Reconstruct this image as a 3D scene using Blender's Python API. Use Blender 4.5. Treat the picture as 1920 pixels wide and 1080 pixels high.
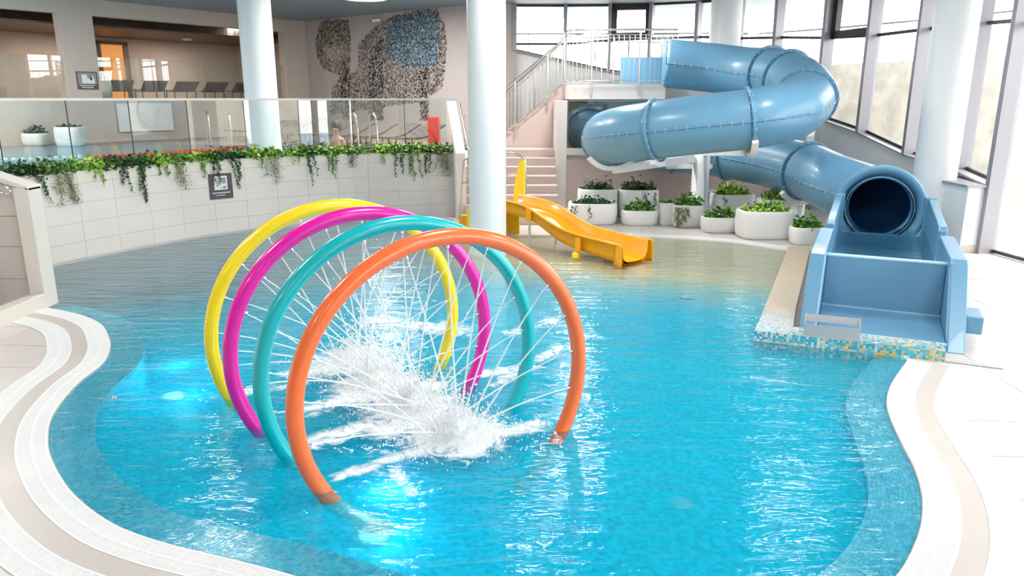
import bpy, bmesh, math, random
from mathutils import Vector, Matrix
from mathutils.geometry import tessellate_polygon
random.seed(7)
D = bpy.data; S = bpy.context.scene; COL = S.collection
PI = math.pi
for o in list(D.objects): D.objects.remove(o)
# ------------------------------------------------------------------ camera
FPX = 1390.0; EYE = 2.4; TH = math.atan(.2546); CC, SS = math.cos(TH), math.sin(TH)
cam = D.objects.new('camera', D.cameras.new('camera')); COL.objects.link(cam)
cam.location = (0, 0, EYE); cam.rotation_euler = (PI/2-TH, 0, 0)
cam.data.sensor_width = 36; cam.data.lens = FPX/1920*36; cam.data.clip_end = 300
S.camera = cam
def ray(u, v):
    x = (u-960)/FPX; y = (540-v)/FPX
    return Vector((x, CC+y*SS, -SS+y*CC))
def G(u, v, z=0.0):
    d = ray(u, v); return Vector((0, 0, EYE))+d*((z-EYE)/d.z)
def YP(u, v, Y):
    d = ray(u, v); return Vector((0, 0, EYE))+d*(Y/d.y)
# ------------------------------------------------------------------ sky, sun, exposure
W = D.worlds.new('sky'); S.world = W; W.use_nodes = True
bg = W.node_tree.nodes['Background']; bg.inputs[0].default_value = (1.0, .985, .965, 1); bg.inputs[1].default_value = 6.5
sun = D.objects.new('sun', D.lights.new('sun', 'SUN')); COL.objects.link(sun)
sun.data.energy = 5.0; sun.data.angle = math.radians(6); sun.data.color = (1, .96, .9)
sun.rotation_euler = Vector((-.62, .10, -1.0)).to_track_quat('-Z', 'Y').to_euler()
vs = S.view_settings; vs.view_transform = 'Standard'; vs.look = 'None'; vs.gamma = 1; vs.exposure = 0.35; vs.use_curve_mapping = False
CEIL = 4.87
# ------------------------------------------------------------------ materials
def mat(name, col, rough=.5, spec=.5, metal=0, var=.04, vscale=3.0, bump=0, bscale=40, coat=0, attr=None, emit=None, estr=1, sub=0):
    m = D.materials.new(name); m.use_nodes = True; nt = m.node_tree; N = nt.nodes; L = nt.links
    p = N['Principled BSDF']; p.inputs['Roughness'].default_value = rough; p.inputs['Metallic'].default_value = metal
    p.inputs['Specular IOR Level'].default_value = spec; p.inputs['Coat Weight'].default_value = coat
    tc = N.new('ShaderNodeTexCoord')
    nz = N.new('ShaderNodeTexNoise'); nz.inputs['Scale'].default_value = vscale; nz.inputs['Detail'].default_value = 4
    L.new(tc.outputs['Object'], nz.inputs['Vector'])
    mr = N.new('ShaderNodeMapRange'); mr.inputs[3].default_value = 1-var*2; mr.inputs[4].default_value = 1+var*2
    L.new(nz.outputs['Fac'], mr.inputs[0])
    mx = N.new('ShaderNodeMix'); mx.data_type = 'RGBA'; mx.blend_type = 'MULTIPLY'; mx.inputs[0].default_value = 1
    if attr:
        a = N.new('ShaderNodeAttribute'); a.attribute_name = attr; L.new(a.outputs['Color'], mx.inputs[6])
    else: mx.inputs[6].default_value = (*col, 1)
    L.new(mr.outputs[0], mx.inputs[7]); L.new(mx.outputs[2], p.inputs['Base Color'])
    if bump:
        bn = N.new('ShaderNodeTexNoise'); bn.inputs['Scale'].default_value = bscale; L.new(tc.outputs['Object'], bn.inputs['Vector'])
        b = N.new('ShaderNodeBump'); b.inputs['Strength'].default_value = bump; b.inputs['Distance'].default_value = .01
        L.new(bn.outputs['Fac'], b.inputs['Height']); L.new(b.outputs[0], p.inputs['Normal'])
    if emit:
        p.inputs['Emission Color'].default_value = (*emit, 1); p.inputs['Emission Strength'].default_value = estr
    return m
M = {}
M['slide'] = mat('blue_fibreglass', (.14, .325, .485), .34, .5, var=.02, coat=.12)
M['slideshade'] = mat('blue_fibreglass_shaded', (.012, .07, .17), .3, var=.03)  # darkened blue, shade inside the tube put into the colour
M['seam'] = mat('pale_blue_seam', (.42, .66, .80), .45)
M['bolt'] = mat('bolt_metal', (.8, .85, .88), .3, metal=.3)
M['white'] = mat('white_paint', (.80, .81, .81), .45, var=.01)
M['column'] = mat('column_paint', (.78, .80, .81), .4, var=.01)
M['walltile'] = mat('wall_tile', (.70, .655, .62), .35, var=.025, vscale=1.5)
M['coptile'] = mat('cream_tile', (.70, .655, .59), .3, var=.02)
M['grout'] = mat('grout', (.50, .47, .45), .9)
M['plaster'] = mat('beige_plaster', (.56, .49, .43), .85, var=.03, bump=.1)
M['plaster_grey'] = mat('grey_plaster', (.50, .46, .445), .85, var=.02)
M['taupe'] = mat('taupe_plaster', (.46, .38, .32), .85, var=.05)
M['brown'] = mat('brown_soffit', (.13, .065, .04), .5, var=.1)
M['pink'] = mat('rose_tile', (.50, .405, .37), .45, var=.03)
M['floor'] = mat('floor_tile', (.64, .585, .55), .3, var=.03, vscale=1.2)
M['strip'] = mat('strip_tile', (.56, .50, .455), .4, var=.03)
M['deckbrown'] = mat('brown_floor', (.33, .25, .21), .45, var=.06)
M['grate'] = mat('white_plastic_grating', (.84, .84, .83), .45, var=.01)
M['dark'] = mat('drain_dark', (.10, .10, .10), .8)
M['frame'] = mat('grey_aluminium', (.30, .29, .32), .4, metal=.2, var=.02)
M['framedark'] = mat('dark_frame', (.035, .03, .032), .4)
M['steel'] = mat('stainless_steel', (.75, .73, .71), .22, metal=1, var=.02)
M['steelmatt'] = mat('brushed_steel', (.55, .58, .60), .42, metal=.6, var=.05)
M['yslide'] = mat('orange_yellow_fibreglass', (.98, .42, .002), .25, var=.01, coat=.2)
M['ypanel'] = mat('lemon_plastic', (.95, .75, .03), .35, var=.01)
M['hy'] = mat('yellow_hoop', (.95, .72, .005), .25, var=.01, coat=.3)
M['hm'] = mat('magenta_hoop', (.80, .004, .36), .25, var=.01, coat=.3)
M['ht'] = mat('turquoise_hoop', (.003, .46, .50), .25, var=.01, coat=.3)
M['ho'] = mat('orange_hoop', (.96, .17, .04), .25, var=.01, coat=.3)
M['pot'] = mat('white_planter', (.80, .795, .78), .5, var=.01)
M['soil'] = mat('soil', (.05, .035, .02), .95, var=.2)
M['leaf'] = mat('leaf_attr', (.1, .3, .05), .5, attr='Col', var=.1, vscale=20)
M['tess'] = mat('mosaic_attr', (1, 1, 1), .25, attr='Col', var=.04, vscale=30)
M['lounger'] = mat('brown_mesh_fabric', (.10, .08, .07), .7)
M['red'] = mat('red_plastic', (.75, .03, .02), .4)
M['lred'] = mat('red_float', (.75, .06, .04), .4)
M['lblue'] = mat('pale_blue_float', (.45, .65, .75), .4)
M['sign'] = mat('sign_charcoal', (.08, .065, .075), .5)
M['signw'] = mat('sign_white', (.75, .78, .76), .5)
M['signg'] = mat('sign_grey', (.30, .28, .32), .5)
M['skin'] = mat('skin', (.62, .33, .24), .5)
M['hair'] = mat('hair', (.05, .025, .015), .6)
M['ceil'] = mat('slate_ceiling', (.25, .32, .38), .55, var=.02)
M['ceilw'] = mat('white_ceiling', (.72, .72, .72), .8, var=.01)
M['lamp'] = mat('lamp_diffuser', (.9, .9, .9), .5, emit=(1, .97, .93), estr=5)
M['poollamp'] = mat('pool_lamp_lens', (.6, .9, 1), .3, emit=(.4, .85, 1), estr=1.2)
M['outwall'] = mat('retaining_stone', (.66, .63, .55), .9, var=.25, vscale=2.5, bump=.6, bscale=6)
M['outground'] = mat('outdoor_paving', (.75, .75, .74), .9)
M['outpool'] = mat('outdoor_pool_basin', (.01, .12, .22), .3)
M['outrail'] = mat('outdoor_rail', (.14, .15, .16), .5)
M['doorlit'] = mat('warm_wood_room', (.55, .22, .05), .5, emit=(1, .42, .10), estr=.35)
M['mint'] = mat('pale_mint_planter', (.50, .58, .54), .5)
def schlick(nt, r0, normal=None):       # reflectance that is the same from both sides of the sheet
    N = nt.nodes; L = nt.links; lw = N.new('ShaderNodeLayerWeight'); lw.inputs['Blend'].default_value = .5
    if normal: L.new(normal, lw.inputs['Normal'])
    pw = N.new('ShaderNodeMath'); pw.operation = 'POWER'; pw.inputs[1].default_value = 5; L.new(lw.outputs['Facing'], pw.inputs[0])
    ma = N.new('ShaderNodeMath'); ma.operation = 'MULTIPLY_ADD'; ma.inputs[1].default_value = 1-r0; ma.inputs[2].default_value = r0; ma.use_clamp = True
    L.new(pw.outputs[0], ma.inputs[0]); return ma.outputs[0]
def glass_mat(name, tint, rough=.0, boost=1.0, bump=False):
    m = D.materials.new(name); m.use_nodes = True; nt = m.node_tree; N = nt.nodes; L = nt.links
    N.remove(N['Principled BSDF']); out = N['Material Output']
    tr = N.new('ShaderNodeBsdfTransparent'); tr.inputs[0].default_value = (*tint, 1)
    gl = N.new('ShaderNodeBsdfGlossy'); gl.inputs['Roughness'].default_value = rough
    mx = N.new('ShaderNodeMixShader'); L.new(schlick(nt, .045*boost), mx.inputs[0])
    L.new(tr.outputs[0], mx.inputs[1]); L.new(gl.outputs[0], mx.inputs[2]); L.new(mx.outputs[0], out.inputs[0])
    return m
M['glass'] = glass_mat('balustrade_glass', (.93, .96, .945), boost=2.0)
M['pane'] = glass_mat('window_glass', (.97, .98, .98))
def water_mat(name, tint, milky, mcol, s1=2.2, strength=.35):
    m = D.materials.new(name); m.use_nodes = True; nt = m.node_tree; N = nt.nodes; L = nt.links
    N.remove(N['Principled BSDF']); out = N['Material Output']
    tc = N.new('ShaderNodeTexCoord'); mp = N.new('ShaderNodeMapping'); L.new(tc.outputs['Object'], mp.inputs[0])
    mp.inputs['Rotation'].default_value = (0, 0, .25); mp.inputs['Scale'].default_value = (.6, 2.2, 1)
    n1 = N.new('ShaderNodeTexNoise'); n1.inputs['Scale'].default_value = s1; n1.inputs['Detail'].default_value = 3; n1.inputs['Distortion'].default_value = 1.2
    n2 = N.new('ShaderNodeTexNoise'); n2.inputs['Scale'].default_value = s1*5; n2.inputs['Detail'].default_value = 2; n2.inputs['Distortion'].default_value = .8
    L.new(mp.outputs[0], n1.inputs['Vector']); L.new(mp.outputs[0], n2.inputs['Vector'])
    ad = N.new('ShaderNodeMath'); ad.operation = 'MULTIPLY_ADD'; ad.inputs[1].default_value = .16
    L.new(n2.outputs['Fac'], ad.inputs[0]); L.new(n1.outputs['Fac'], ad.inputs[2])
    b = N.new('ShaderNodeBump'); b.inputs['Strength'].default_value = strength; b.inputs['Distance'].default_value = .08
    L.new(ad.outputs[0], b.inputs['Height'])
    tr = N.new('ShaderNodeBsdfTransparent'); tr.inputs[0].default_value = (*tint, 1)
    df = N.new('ShaderNodeBsdfDiffuse'); df.inputs[0].default_value = (*mcol, 1); L.new(b.outputs[0], df.inputs['Normal'])
    m1 = N.new('ShaderNodeMixShader'); sp = N.new('ShaderNodeSeparateXYZ'); L.new(tc.outputs['Object'], sp.inputs[0])
    d0 = N.new('ShaderNodeMath'); d0.operation = 'MULTIPLY_ADD'; d0.inputs[1].default_value = -.05; L.new(sp.outputs[0], d0.inputs[0]); L.new(sp.outputs[1], d0.inputs[2])
    da = N.new('ShaderNodeMath'); da.operation = 'ABSOLUTE'; L.new(sp.outputs[0], da.inputs[0])
    dy = N.new('ShaderNodeMath'); dy.operation = 'MULTIPLY_ADD'; dy.inputs[1].default_value = .30; L.new(da.outputs[0], dy.inputs[0]); L.new(d0.outputs[0], dy.inputs[2])
    dm = N.new('ShaderNodeMapRange'); dm.inputs[1].default_value = 7.5; dm.inputs[2].default_value = 11.2; dm.inputs[3].default_value = milky; dm.inputs[4].default_value = milky*.12
    L.new(dy.outputs[0], dm.inputs[0]); L.new(dm.outputs[0], m1.inputs[0])
    L.new(tr.outputs[0], m1.inputs[1]); L.new(df.outputs[0], m1.inputs[2])
    gl = N.new('ShaderNodeBsdfGlossy'); gl.inputs['Roughness'].default_value = .03; L.new(b.outputs[0], gl.inputs['Normal'])
    mx = N.new('ShaderNodeMixShader'); L.new(schlick(nt, .02, b.outputs[0]), mx.inputs[0]); L.new(m1.outputs[0], mx.inputs[1]); L.new(gl.outputs[0], mx.inputs[2])
    L.new(mx.outputs[0], out.inputs[0]); return m
M['water'] = water_mat('pool_water', (.88, .96, .98), .10, (.005, .42, .62))
M['water2'] = water_mat('upper_pool_water', (.8, .93, .97), .1, (.2, .5, .6), 3, .2)
def spray_mat(name, a, col=(1, 1, 1)):
    m = D.materials.new(name); m.use_nodes = True; nt = m.node_tree; N = nt.nodes; L = nt.links
    p = N['Principled BSDF']; p.inputs['Base Color'].default_value = (*col, 1); p.inputs['Roughness'].default_value = .3
    p.inputs['Alpha'].default_value = a
    return m
M['jet'] = spray_mat('water_jet_streak', .62)
def drop_mat():
    m = D.materials.new('white_spray'); m.use_nodes = True; nt = m.node_tree; N = nt.nodes; L = nt.links; N.remove(N['Principled BSDF'])
    a = N.new('ShaderNodeBsdfDiffuse'); a.inputs[0].default_value = (.97,.98,.99,1); b = N.new('ShaderNodeBsdfTranslucent'); b.inputs[0].default_value = (.97,.98,.99,1)
    x = N.new('ShaderNodeMixShader'); x.inputs[0].default_value = .5; L.new(a.outputs[0], x.inputs[1]); L.new(b.outputs[0], x.inputs[2])
    t = N.new('ShaderNodeBsdfTransparent'); y = N.new('ShaderNodeMixShader'); y.inputs[0].default_value = .8; L.new(t.outputs[0], y.inputs[1]); L.new(x.outputs[0], y.inputs[2]); L.new(y.outputs[0], N['Material Output'].inputs[0]); return m
M['drop'] = drop_mat()
def foam_mat():
    m = D.materials.new('white_foam'); m.use_nodes = True; nt = m.node_tree; N = nt.nodes; L = nt.links
    p = N['Principled BSDF']; p.inputs['Base Color'].default_value = (.95, .97, .98, 1); p.inputs['Roughness'].default_value = .6
    tc = N.new('ShaderNodeTexCoord'); n = N.new('ShaderNodeTexNoise'); n.inputs['Scale'].default_value = 5.5; n.inputs['Detail'].default_value = 7; n.inputs['Roughness'].default_value = .65; n.inputs['Distortion'].default_value = 1.6
    L.new(tc.outputs['Object'], n.inputs['Vector'])
    a = N.new('ShaderNodeAttribute'); a.attribute_name = 'Col'
    ad = N.new('ShaderNodeMath'); ad.operation = 'ADD'; L.new(n.outputs['Fac'], ad.inputs[0]); L.new(a.outputs['Fac'], ad.inputs[1])
    mr = N.new('ShaderNodeMapRange'); mr.inputs[1].default_value = .84; mr.inputs[2].default_value = 1.10; mr.inputs[4].default_value = .92
    L.new(ad.outputs[0], mr.inputs[0]); L.new(mr.outputs[0], p.inputs['Alpha']); return m
M['foam'] = foam_mat()
def basin_mat():
    m = D.materials.new('basin_mosaic'); m.use_nodes = True; nt = m.node_tree; N = nt.nodes; L = nt.links
    p = N['Principled BSDF']; p.inputs['Roughness'].default_value = .5
    g = N.new('ShaderNodeNewGeometry'); sep = N.new('ShaderNodeSeparateXYZ'); L.new(g.outputs['Position'], sep.inputs[0])
    n = N.new('ShaderNodeTexNoise'); n.inputs['Scale'].default_value = 1.2; n.inputs['Detail'].default_value = 5; L.new(g.outputs['Position'], n.inputs['Vector'])
    # the beach tiles change from blue to sand along a slanting line
    a = N.new('ShaderNodeMath'); a.operation = 'MULTIPLY_ADD'; a.inputs[1].default_value = .42; L.new(sep.outputs[0], a.inputs[0]); L.new(sep.outputs[1], a.inputs[2])
    b = N.new('ShaderNodeMath'); b.operation = 'MULTIPLY_ADD'; b.inputs[1].default_value = 1.2; L.new(n.outputs['Fac'], b.inputs[0]); L.new(a.outputs[0], b.inputs[2])
    mr = N.new('ShaderNodeMapRange'); mr.inputs[1].default_value = 10.6; mr.inputs[2].default_value = 11.9; L.new(b.outputs[0], mr.inputs[0])
    gx = N.new('ShaderNodeMapRange'); gx.inputs[1].default_value = -1.6; gx.inputs[2].default_value = -.2; L.new(sep.outputs[0], gx.inputs[0])
    f1 = N.new('ShaderNodeMath'); f1.operation = 'MULTIPLY'; L.new(mr.outputs[0], f1.inputs[0]); L.new(gx.outputs[0], f1.inputs[1])
    vo = N.new('ShaderNodeTexVoronoi'); vo.inputs['Scale'].default_value = 42; vo.inputs['Randomness'].default_value = .25; L.new(g.outputs['Position'], vo.inputs['Vector'])
    hs = N.new('ShaderNodeMapRange'); L.new(vo.outputs['Color'], hs.inputs[0]); hs.inputs[3].default_value = .72; hs.inputs[4].default_value = 1.25
    bl = N.new('ShaderNodeMix'); bl.data_type = 'RGBA'; bl.blend_type = 'MULTIPLY'; bl.inputs[0].default_value = 1; bl.inputs[6].default_value = (.0, .50, .66, 1); L.new(hs.outputs[0], bl.inputs[7])
    # wall reflection painted as grey into the far left of the floor
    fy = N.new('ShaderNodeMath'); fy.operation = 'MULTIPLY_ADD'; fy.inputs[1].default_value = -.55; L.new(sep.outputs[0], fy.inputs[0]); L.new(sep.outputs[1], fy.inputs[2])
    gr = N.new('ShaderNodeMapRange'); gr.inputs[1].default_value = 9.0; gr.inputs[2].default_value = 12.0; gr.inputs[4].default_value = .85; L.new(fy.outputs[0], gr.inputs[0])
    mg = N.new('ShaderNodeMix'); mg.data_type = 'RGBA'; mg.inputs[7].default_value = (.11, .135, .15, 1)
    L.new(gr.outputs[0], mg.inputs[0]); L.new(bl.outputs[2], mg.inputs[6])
    ms = N.new('ShaderNodeMix'); ms.data_type = 'RGBA'; ms.inputs[7].default_value = (.60, .50, .30, 1)
    L.new(f1.outputs[0], ms.inputs[0]); L.new(mg.outputs[2], ms.inputs[6]); L.new(ms.outputs[2], p.inputs['Base Color'])
    return m
M['basin'] = basin_mat()
# ------------------------------------------------------------------ helpers
def link(o, parent=None):
    COL.objects.link(o)
    if parent is not None:
        o.parent = parent; q = parent; v = Vector(parent.location)
        while q.parent is not None: q = q.parent; 
        o.matrix_parent_inverse = Matrix.Translation(-(ROOTLOC.get(parent.name, Vector((0, 0, 0)))))
    return o
ROOTLOC = {}
def tag(o, label, cat, group=None, kind=None):
    if label: o['label'] = label
    if cat: o['category'] = cat
    if group: o['group'] = group
    if kind: o['kind'] = kind
    return o
def root(name, loc, label=None, cat=None, group=None, kind=None):
    o = D.objects.new(name, None); o.empty_display_size = .1; COL.objects.link(o); o.location = loc
    ROOTLOC[o.name] = Vector(loc); return tag(o, label, cat, group, kind)
class MB:
    def __init__(s): s.v = []; s.f = []; s.c = []; s.sm = []
    def add(s, vs, fs, col=None, smooth=False):
        n = len(s.v); s.v += [tuple(v) for v in vs]; s.f += [tuple(i+n for i in f) for f in fs]
        s.c += [col]*len(fs); s.sm += [smooth]*len(fs); return s
    def box(s, a, b, col=None):           # axis aligned corners
        x0, y0, z0 = a; x1, y1, z1 = b
        return s.add([(x0,y0,z0),(x1,y0,z0),(x1,y1,z0),(x0,y1,z0),(x0,y0,z1),(x1,y0,z1),(x1,y1,z1),(x0,y1,z1)],
            [(0,3,2,1),(4,5,6,7),(0,1,5,4),(1,2,6,5),(2,3,7,6),(3,0,4,7)], col)
    def obox(s, p, q, w, z0, z1, z2=None, z3=None, col=None):   # wall from p to q (xy), half width w each side, optional sloping top z1->z3
        p = Vector((p[0], p[1])); q = Vector((q[0], q[1])); d = (q-p).normalized(); n = Vector((-d.y, d.x))*w
        if z3 is None: z3 = z1
        if z2 is None: z2 = z0
        c = [p-n, q-n, q+n, p+n]; zb = [z0, z2, z2, z0]; zt = [z1, z3, z3, z1]
        return s.add([(k.x, k.y, z) for k, z in zip(c, zb)]+[(k.x, k.y, z) for k, z in zip(c, zt)],
            [(0,3,2,1),(4,5,6,7),(0,1,5,4),(1,2,6,5),(2,3,7,6),(3,0,4,7)], col)
    def prism(s, poly, z0, z1, col=None):
        n = len(poly); a = sum(poly[i][0]*poly[(i+1)%n][1]-poly[(i+1)%n][0]*poly[i][1] for i in range(n))
        if a < 0: poly = poly[::-1]
        return s.add([(p[0],p[1],z0) for p in poly]+[(p[0],p[1],z1) for p in poly],
            [tuple(range(n))[::-1], tuple(range(n,2*n))]+[(i,(i+1)%n,n+(i+1)%n,n+i) for i in range(n)], col)
    def tube(s, path, r, n=8, cap=True, closed=False, up=None, arc=None, col=None):
        path = [Vector(p) for p in path]; m = len(path); rs = r if isinstance(r, (list, tuple)) else [r]*m
        vs = []; T0 = None; U = None
        for i in range(m):
            if closed: t = (path[(i+1)%m]-path[i-1]).normalized()
            else: t = (path[min(i+1,m-1)]-path[max(i-1,0)]).normalized()
            if up is not None:
                w = Vector(up); U = (w-t*w.dot(t)).normalized()
            elif U is None:
                w = Vector((0,0,1)) if abs(t.z) < .9 else Vector((1,0,0)); U = (w-t*w.dot(t)).normalized()
            else: U = (U-t*U.dot(t)).normalized()
            B = t.cross(U)
            for k in range(n):
                a = 2*PI*k/n; vs.append(path[i]+(U*math.cos(a)+B*math.sin(a))*rs[i])
        fs = []
        for i in range(m if closed else m-1):
            j = (i+1) % m
            for k in range(n):
                l = (k+1) % n; fs.append((i*n+k, j*n+k, j*n+l, i*n+l))
        s.add(vs, [f[::-1] for f in fs], col, True)
        if cap and not closed:
            s.add(vs[:n], [tuple(range(n))]); s.add(vs[-n:], [tuple(range(n))[::-1]])
        return s
    def lathe(s, c, prof, n=32, smooth=True, sq=None, rot=0, ax=1, ay=1):   # prof [(r,z)]; sq = superellipse exponent
        vs = []
        for r, z in prof:
            for k in range(n):
                a = 2*PI*k/n; x, y = math.cos(a), math.sin(a)
                if sq:
                    e = 2.0/sq; x = math.copysign(abs(x)**e, x); y = math.copysign(abs(y)**e, y)
                x *= r*ax; y *= r*ay
                vs.append((c[0]+x*math.cos(rot)-y*math.sin(rot), c[1]+x*math.sin(rot)+y*math.cos(rot), c[2]+z))
        fs = [(i*n+k, i*n+(k+1)%n, (i+1)*n+(k+1)%n, (i+1)*n+k) for i in range(len(prof)-1) for k in range(n)]
        return s.add(vs, fs, None, smooth)
    def blob(s, c, r, col=None, sc=(1,1,1)):
        t = [(0,0,1),(1,0,0),(0,1,0),(-1,0,0),(0,-1,0),(0,0,-1)]
        return s.add([(c[0]+x*r*sc[0], c[1]+y*r*sc[1], c[2]+z*r*sc[2]) for x,y,z in t],
            [(0,1,2),(0,2,3),(0,3,4),(0,4,1),(5,2,1),(5,3,2),(5,4,3),(5,1,4)], col, True)
    def build(s, name, m, parent=None, label=None, cat=None, group=None, kind=None, bevel=0, loc=None):
        me = D.meshes.new(name)
        vs = s.v
        me.from_pydata(vs, [], s.f); me.materials.append(M[m] if isinstance(m, str) else m)
        me.polygons.foreach_set('use_smooth', s.sm)
        if any(c is not None for c in s.c):
            at = me.color_attributes.new('Col', 'FLOAT_COLOR', 'CORNER'); buf = []
            for f, c in zip(s.f, s.c):
                c = c or (1,1,1); buf += [c[0], c[1], c[2], 1.0]*len(f)
            at.data.foreach_set('color', buf)
        me.update(); o = D.objects.new(name, me); link(o, parent)
        if loc is not None and parent is None:
            me.transform(Matrix.Translation(-Vector(loc))); o.location = loc
        if bevel:
            b = o.modifiers.new('bevel', 'BEVEL'); b.width = bevel; b.segments = 2; b.limit_method = 'ANGLE'
        return tag(o, label, cat, group, kind)
def cat_rom(P, n=8, closed=False):
    P = [Vector(p) for p in P]; out = []; m = len(P)
    for i in range(m if closed else m-1):
        if closed: a, b, c, d = P[i-1], P[i], P[(i+1)%m], P[(i+2)%m]
        else: a, b, c, d = P[max(i-1,0)], P[i], P[i+1], P[min(i+2,m-1)]
        for k in range(n):
            t = k/n; out.append(.5*((2*b)+(c-a)*t+(2*a-5*b+4*c-d)*t*t+(3*b-a-3*c+d)*t**3))
    if not closed: out.append(P[-1])
    return out
def resample(P, step):
    L = [0]
    for a, b in zip(P, P[1:]): L.append(L[-1]+(b-a).length)
    n = max(2, int(round(L[-1]/step))); out = []; j = 0
    for i in range(n+1):
        s = L[-1]*i/n
        while j < len(P)-2 and L[j+1] < s: j += 1
        t = (s-L[j])/max(1e-9, L[j+1]-L[j]); out.append(P[j].lerp(P[j+1], min(1, t)))
    return out
def offs(P, d):      # +d to the left of travel
    out = []
    for i in range(len(P)):
        t = P[min(i+1, len(P)-1)]-P[max(i-1, 0)]; n = Vector((-t.y, t.x, 0)).normalized(); out.append(P[i]+n*d)
    return out
def tiles(polys, dx, dy, z, gap, m, parent, org=(0, 0), ang=0, depth=.008, name='tile', brick=False):
    R = Matrix.Rotation(-ang, 3, 'Z'); Ri = Matrix.Rotation(ang, 3, 'Z')
    P = [[R @ Vector((p[0]-org[0], p[1]-org[1], 0)) for p in poly] for poly in polys]
    tr = tessellate_polygon(P); flat = [v for p in P for v in p]
    bm = bmesh.new(); vv = [bm.verts.new(v) for v in flat]
    for t in tr:
        try: bm.faces.new([vv[i] for i in t])
        except ValueError: pass
    xs = [v.x for v in flat]; ys = [v.y for v in flat]
    for ax, d, lo, hi in ((0, dx, min(xs), max(xs)), (1, dy, min(ys), max(ys))):
        for i in range(math.floor(lo/d), math.ceil(hi/d)+1):
            for g in (-gap/2, gap/2):
                co = Vector((0, 0, 0)); co[ax] = i*d+g; no = Vector((0, 0, 0)); no[ax] = 1
                bmesh.ops.bisect_plane(bm, geom=bm.verts[:]+bm.edges[:]+bm.faces[:], plane_co=co, plane_no=no, dist=1e-5)
    cells = {}
    for f in bm.faces:
        c = f.calc_center_median(); fx = c.x/dx; fy = c.y/dy
        if abs(fx-round(fx))*dx < gap/2 or abs(fy-round(fy))*dy < gap/2: continue
        cells.setdefault((math.floor(fx), math.floor(fy)), []).append(f)
    k = 0
    for key, fs in cells.items():
        if sum(f.calc_area() for f in fs) < .004: continue
        b2 = bmesh.new(); mp = {}; 
        for f in fs:
            vs = []
            for v in f.verts:
                kk = (round(v.co.x, 4), round(v.co.y, 4))
                if kk not in mp: q = Ri @ v.co; mp[kk] = b2.verts.new((q.x+org[0], q.y+org[1], z))
                vs.append(mp[kk])
            if len(set(vs)) < 3: continue
            try: b2.faces.new(vs)
            except ValueError: pass
        for f in b2.faces:
            f.normal_update()
            if f.normal.z < 0: f.normal_flip()
        bmesh.ops.dissolve_limit(b2, angle_limit=.01, verts=b2.verts[:], edges=b2.edges[:])
        ed = [e for e in b2.edges if e.is_boundary]
        r = bmesh.ops.extrude_edge_only(b2, edges=ed)
        for g in r['geom']:
            if isinstance(g, bmesh.types.BMVert): g.co.z -= depth
        me = D.meshes.new(name); b2.to_mesh(me); b2.free(); me.materials.append(M[m]); link(D.objects.new(name, me), parent); k += 1
    bm.free(); return k
def flatpoly(polys, z, name, m, parent=None, kind='structure', **kw):
    P = [[Vector((p[0], p[1], 0)) for p in poly] for poly in polys]; flat = [v for p in P for v in p]
    b = MB(); fs = []
    for t in tessellate_polygon(P):
        a, c, d = [flat[i] for i in t]
        fs.append(t if (c-a).cross(d-a).z > 0 else t[::-1])
    b.add([(v.x, v.y, z) for v in flat], fs); return b.build(name, m, parent, kind=kind, **kw)
def V2(p): return Vector((p[0], p[1], 0))
# ------------------------------------------------------------------ plan of the pool
KPX = [(92,578),(150,590),(190,608),(206,636),(207,655),(193,682),(144,722),(101,777),(91,830),(106,878),(144,931),(217,984),(313,1019),(420,1045),(560,1082),(750,1145),(1000,1215),(1280,1235),(1500,1190),(1610,1140),(1679,1080),(1713,1022),(1727,974),(1727,926),(1713,878),(1689,830),(1667,781),(1662,748),(1674,714),(1703,673)]
K = cat_rom([G(*p) for p in KPX], 6)
K = resample(K, .05)
far = [G(*p) for p in [(1389,458),(1306,450),(1218,446),(1100,440),(1010,441),(955,441),(900,432),(855,414),(790,403),(720,398)]]
farc = cat_rom([G(1478,472)]+far, 5)
WALLP = [Vector((-8.4,8.9,0)), Vector((-7.75,9.6,0)), Vector((-6.97,10.81,0)), Vector((-6.33,12.17,0)), Vector((-5.45,13.55,0)), Vector((-3.9,14.85,0)), Vector((-2.5,15.4,0)), Vector((-1.13,15.62,0))]
WALLC = cat_rom(WALLP, 6)
wl = [p for p in WALLC if p.x < -2.75][::-1]
pool = [V2(p) for p in K]+[Vector((3.83,6.72,0)), Vector((2.48,7.25,0)), G(1478,472)]+[V2(p) for p in farc[1:]]+[V2(p) for p in wl]
# ------------------------------------------------------------------ floor and gratings
floor = flatpoly([[(-12,1.5),(9,1.5),(9,22),(-12,22)], pool], -.012, 'floor', 'grout')
floor['label'] = 'pale beige stone deck around the pool'
nt_ = tiles([[Vector((-10,2.2,0)),Vector((7.9,2.2,0)),Vector((7.9,16.6,0)),Vector((-10,16.6,0))], pool], 1.2, .6, 0, .008, 'floor', floor, org=(.3,.1), ang=math.radians(-4))
flatpoly([[(-14,-10),(9,-10),(9,1.6),(-14,1.6)]], -.012, 'floor', 'floor')
def ribbon(P, d0, d1, z, name, m, parent=None, thick=.012, **kw):
    A = offs(P, d0); B = offs(P, d1); b = MB(); n = len(P)
    vs = [(*p.xy, z) for p in A]+[(*p.xy, z) for p in B]+[(*p.xy, z-thick) for p in A]+[(*p.xy, z-thick) for p in B]
    fs = []
    for i in range(n-1): fs += [(i, i+1, n+i+1, n+i)[::-1 if d1 > d0 else 1], (i, i+1, 2*n+i+1, 2*n+i)[::1 if d1 > d0 else -1], (n+i, n+i+1, 3*n+i+1, 3*n+i)[::-1 if d1 > d0 else 1]]
    fs += [(0, n, 3*n, 2*n), (n-1, 2*n-1, 4*n-1, 3*n-1)]
    b.add(vs, fs); return b.build(name, m, parent, **kw)
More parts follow.
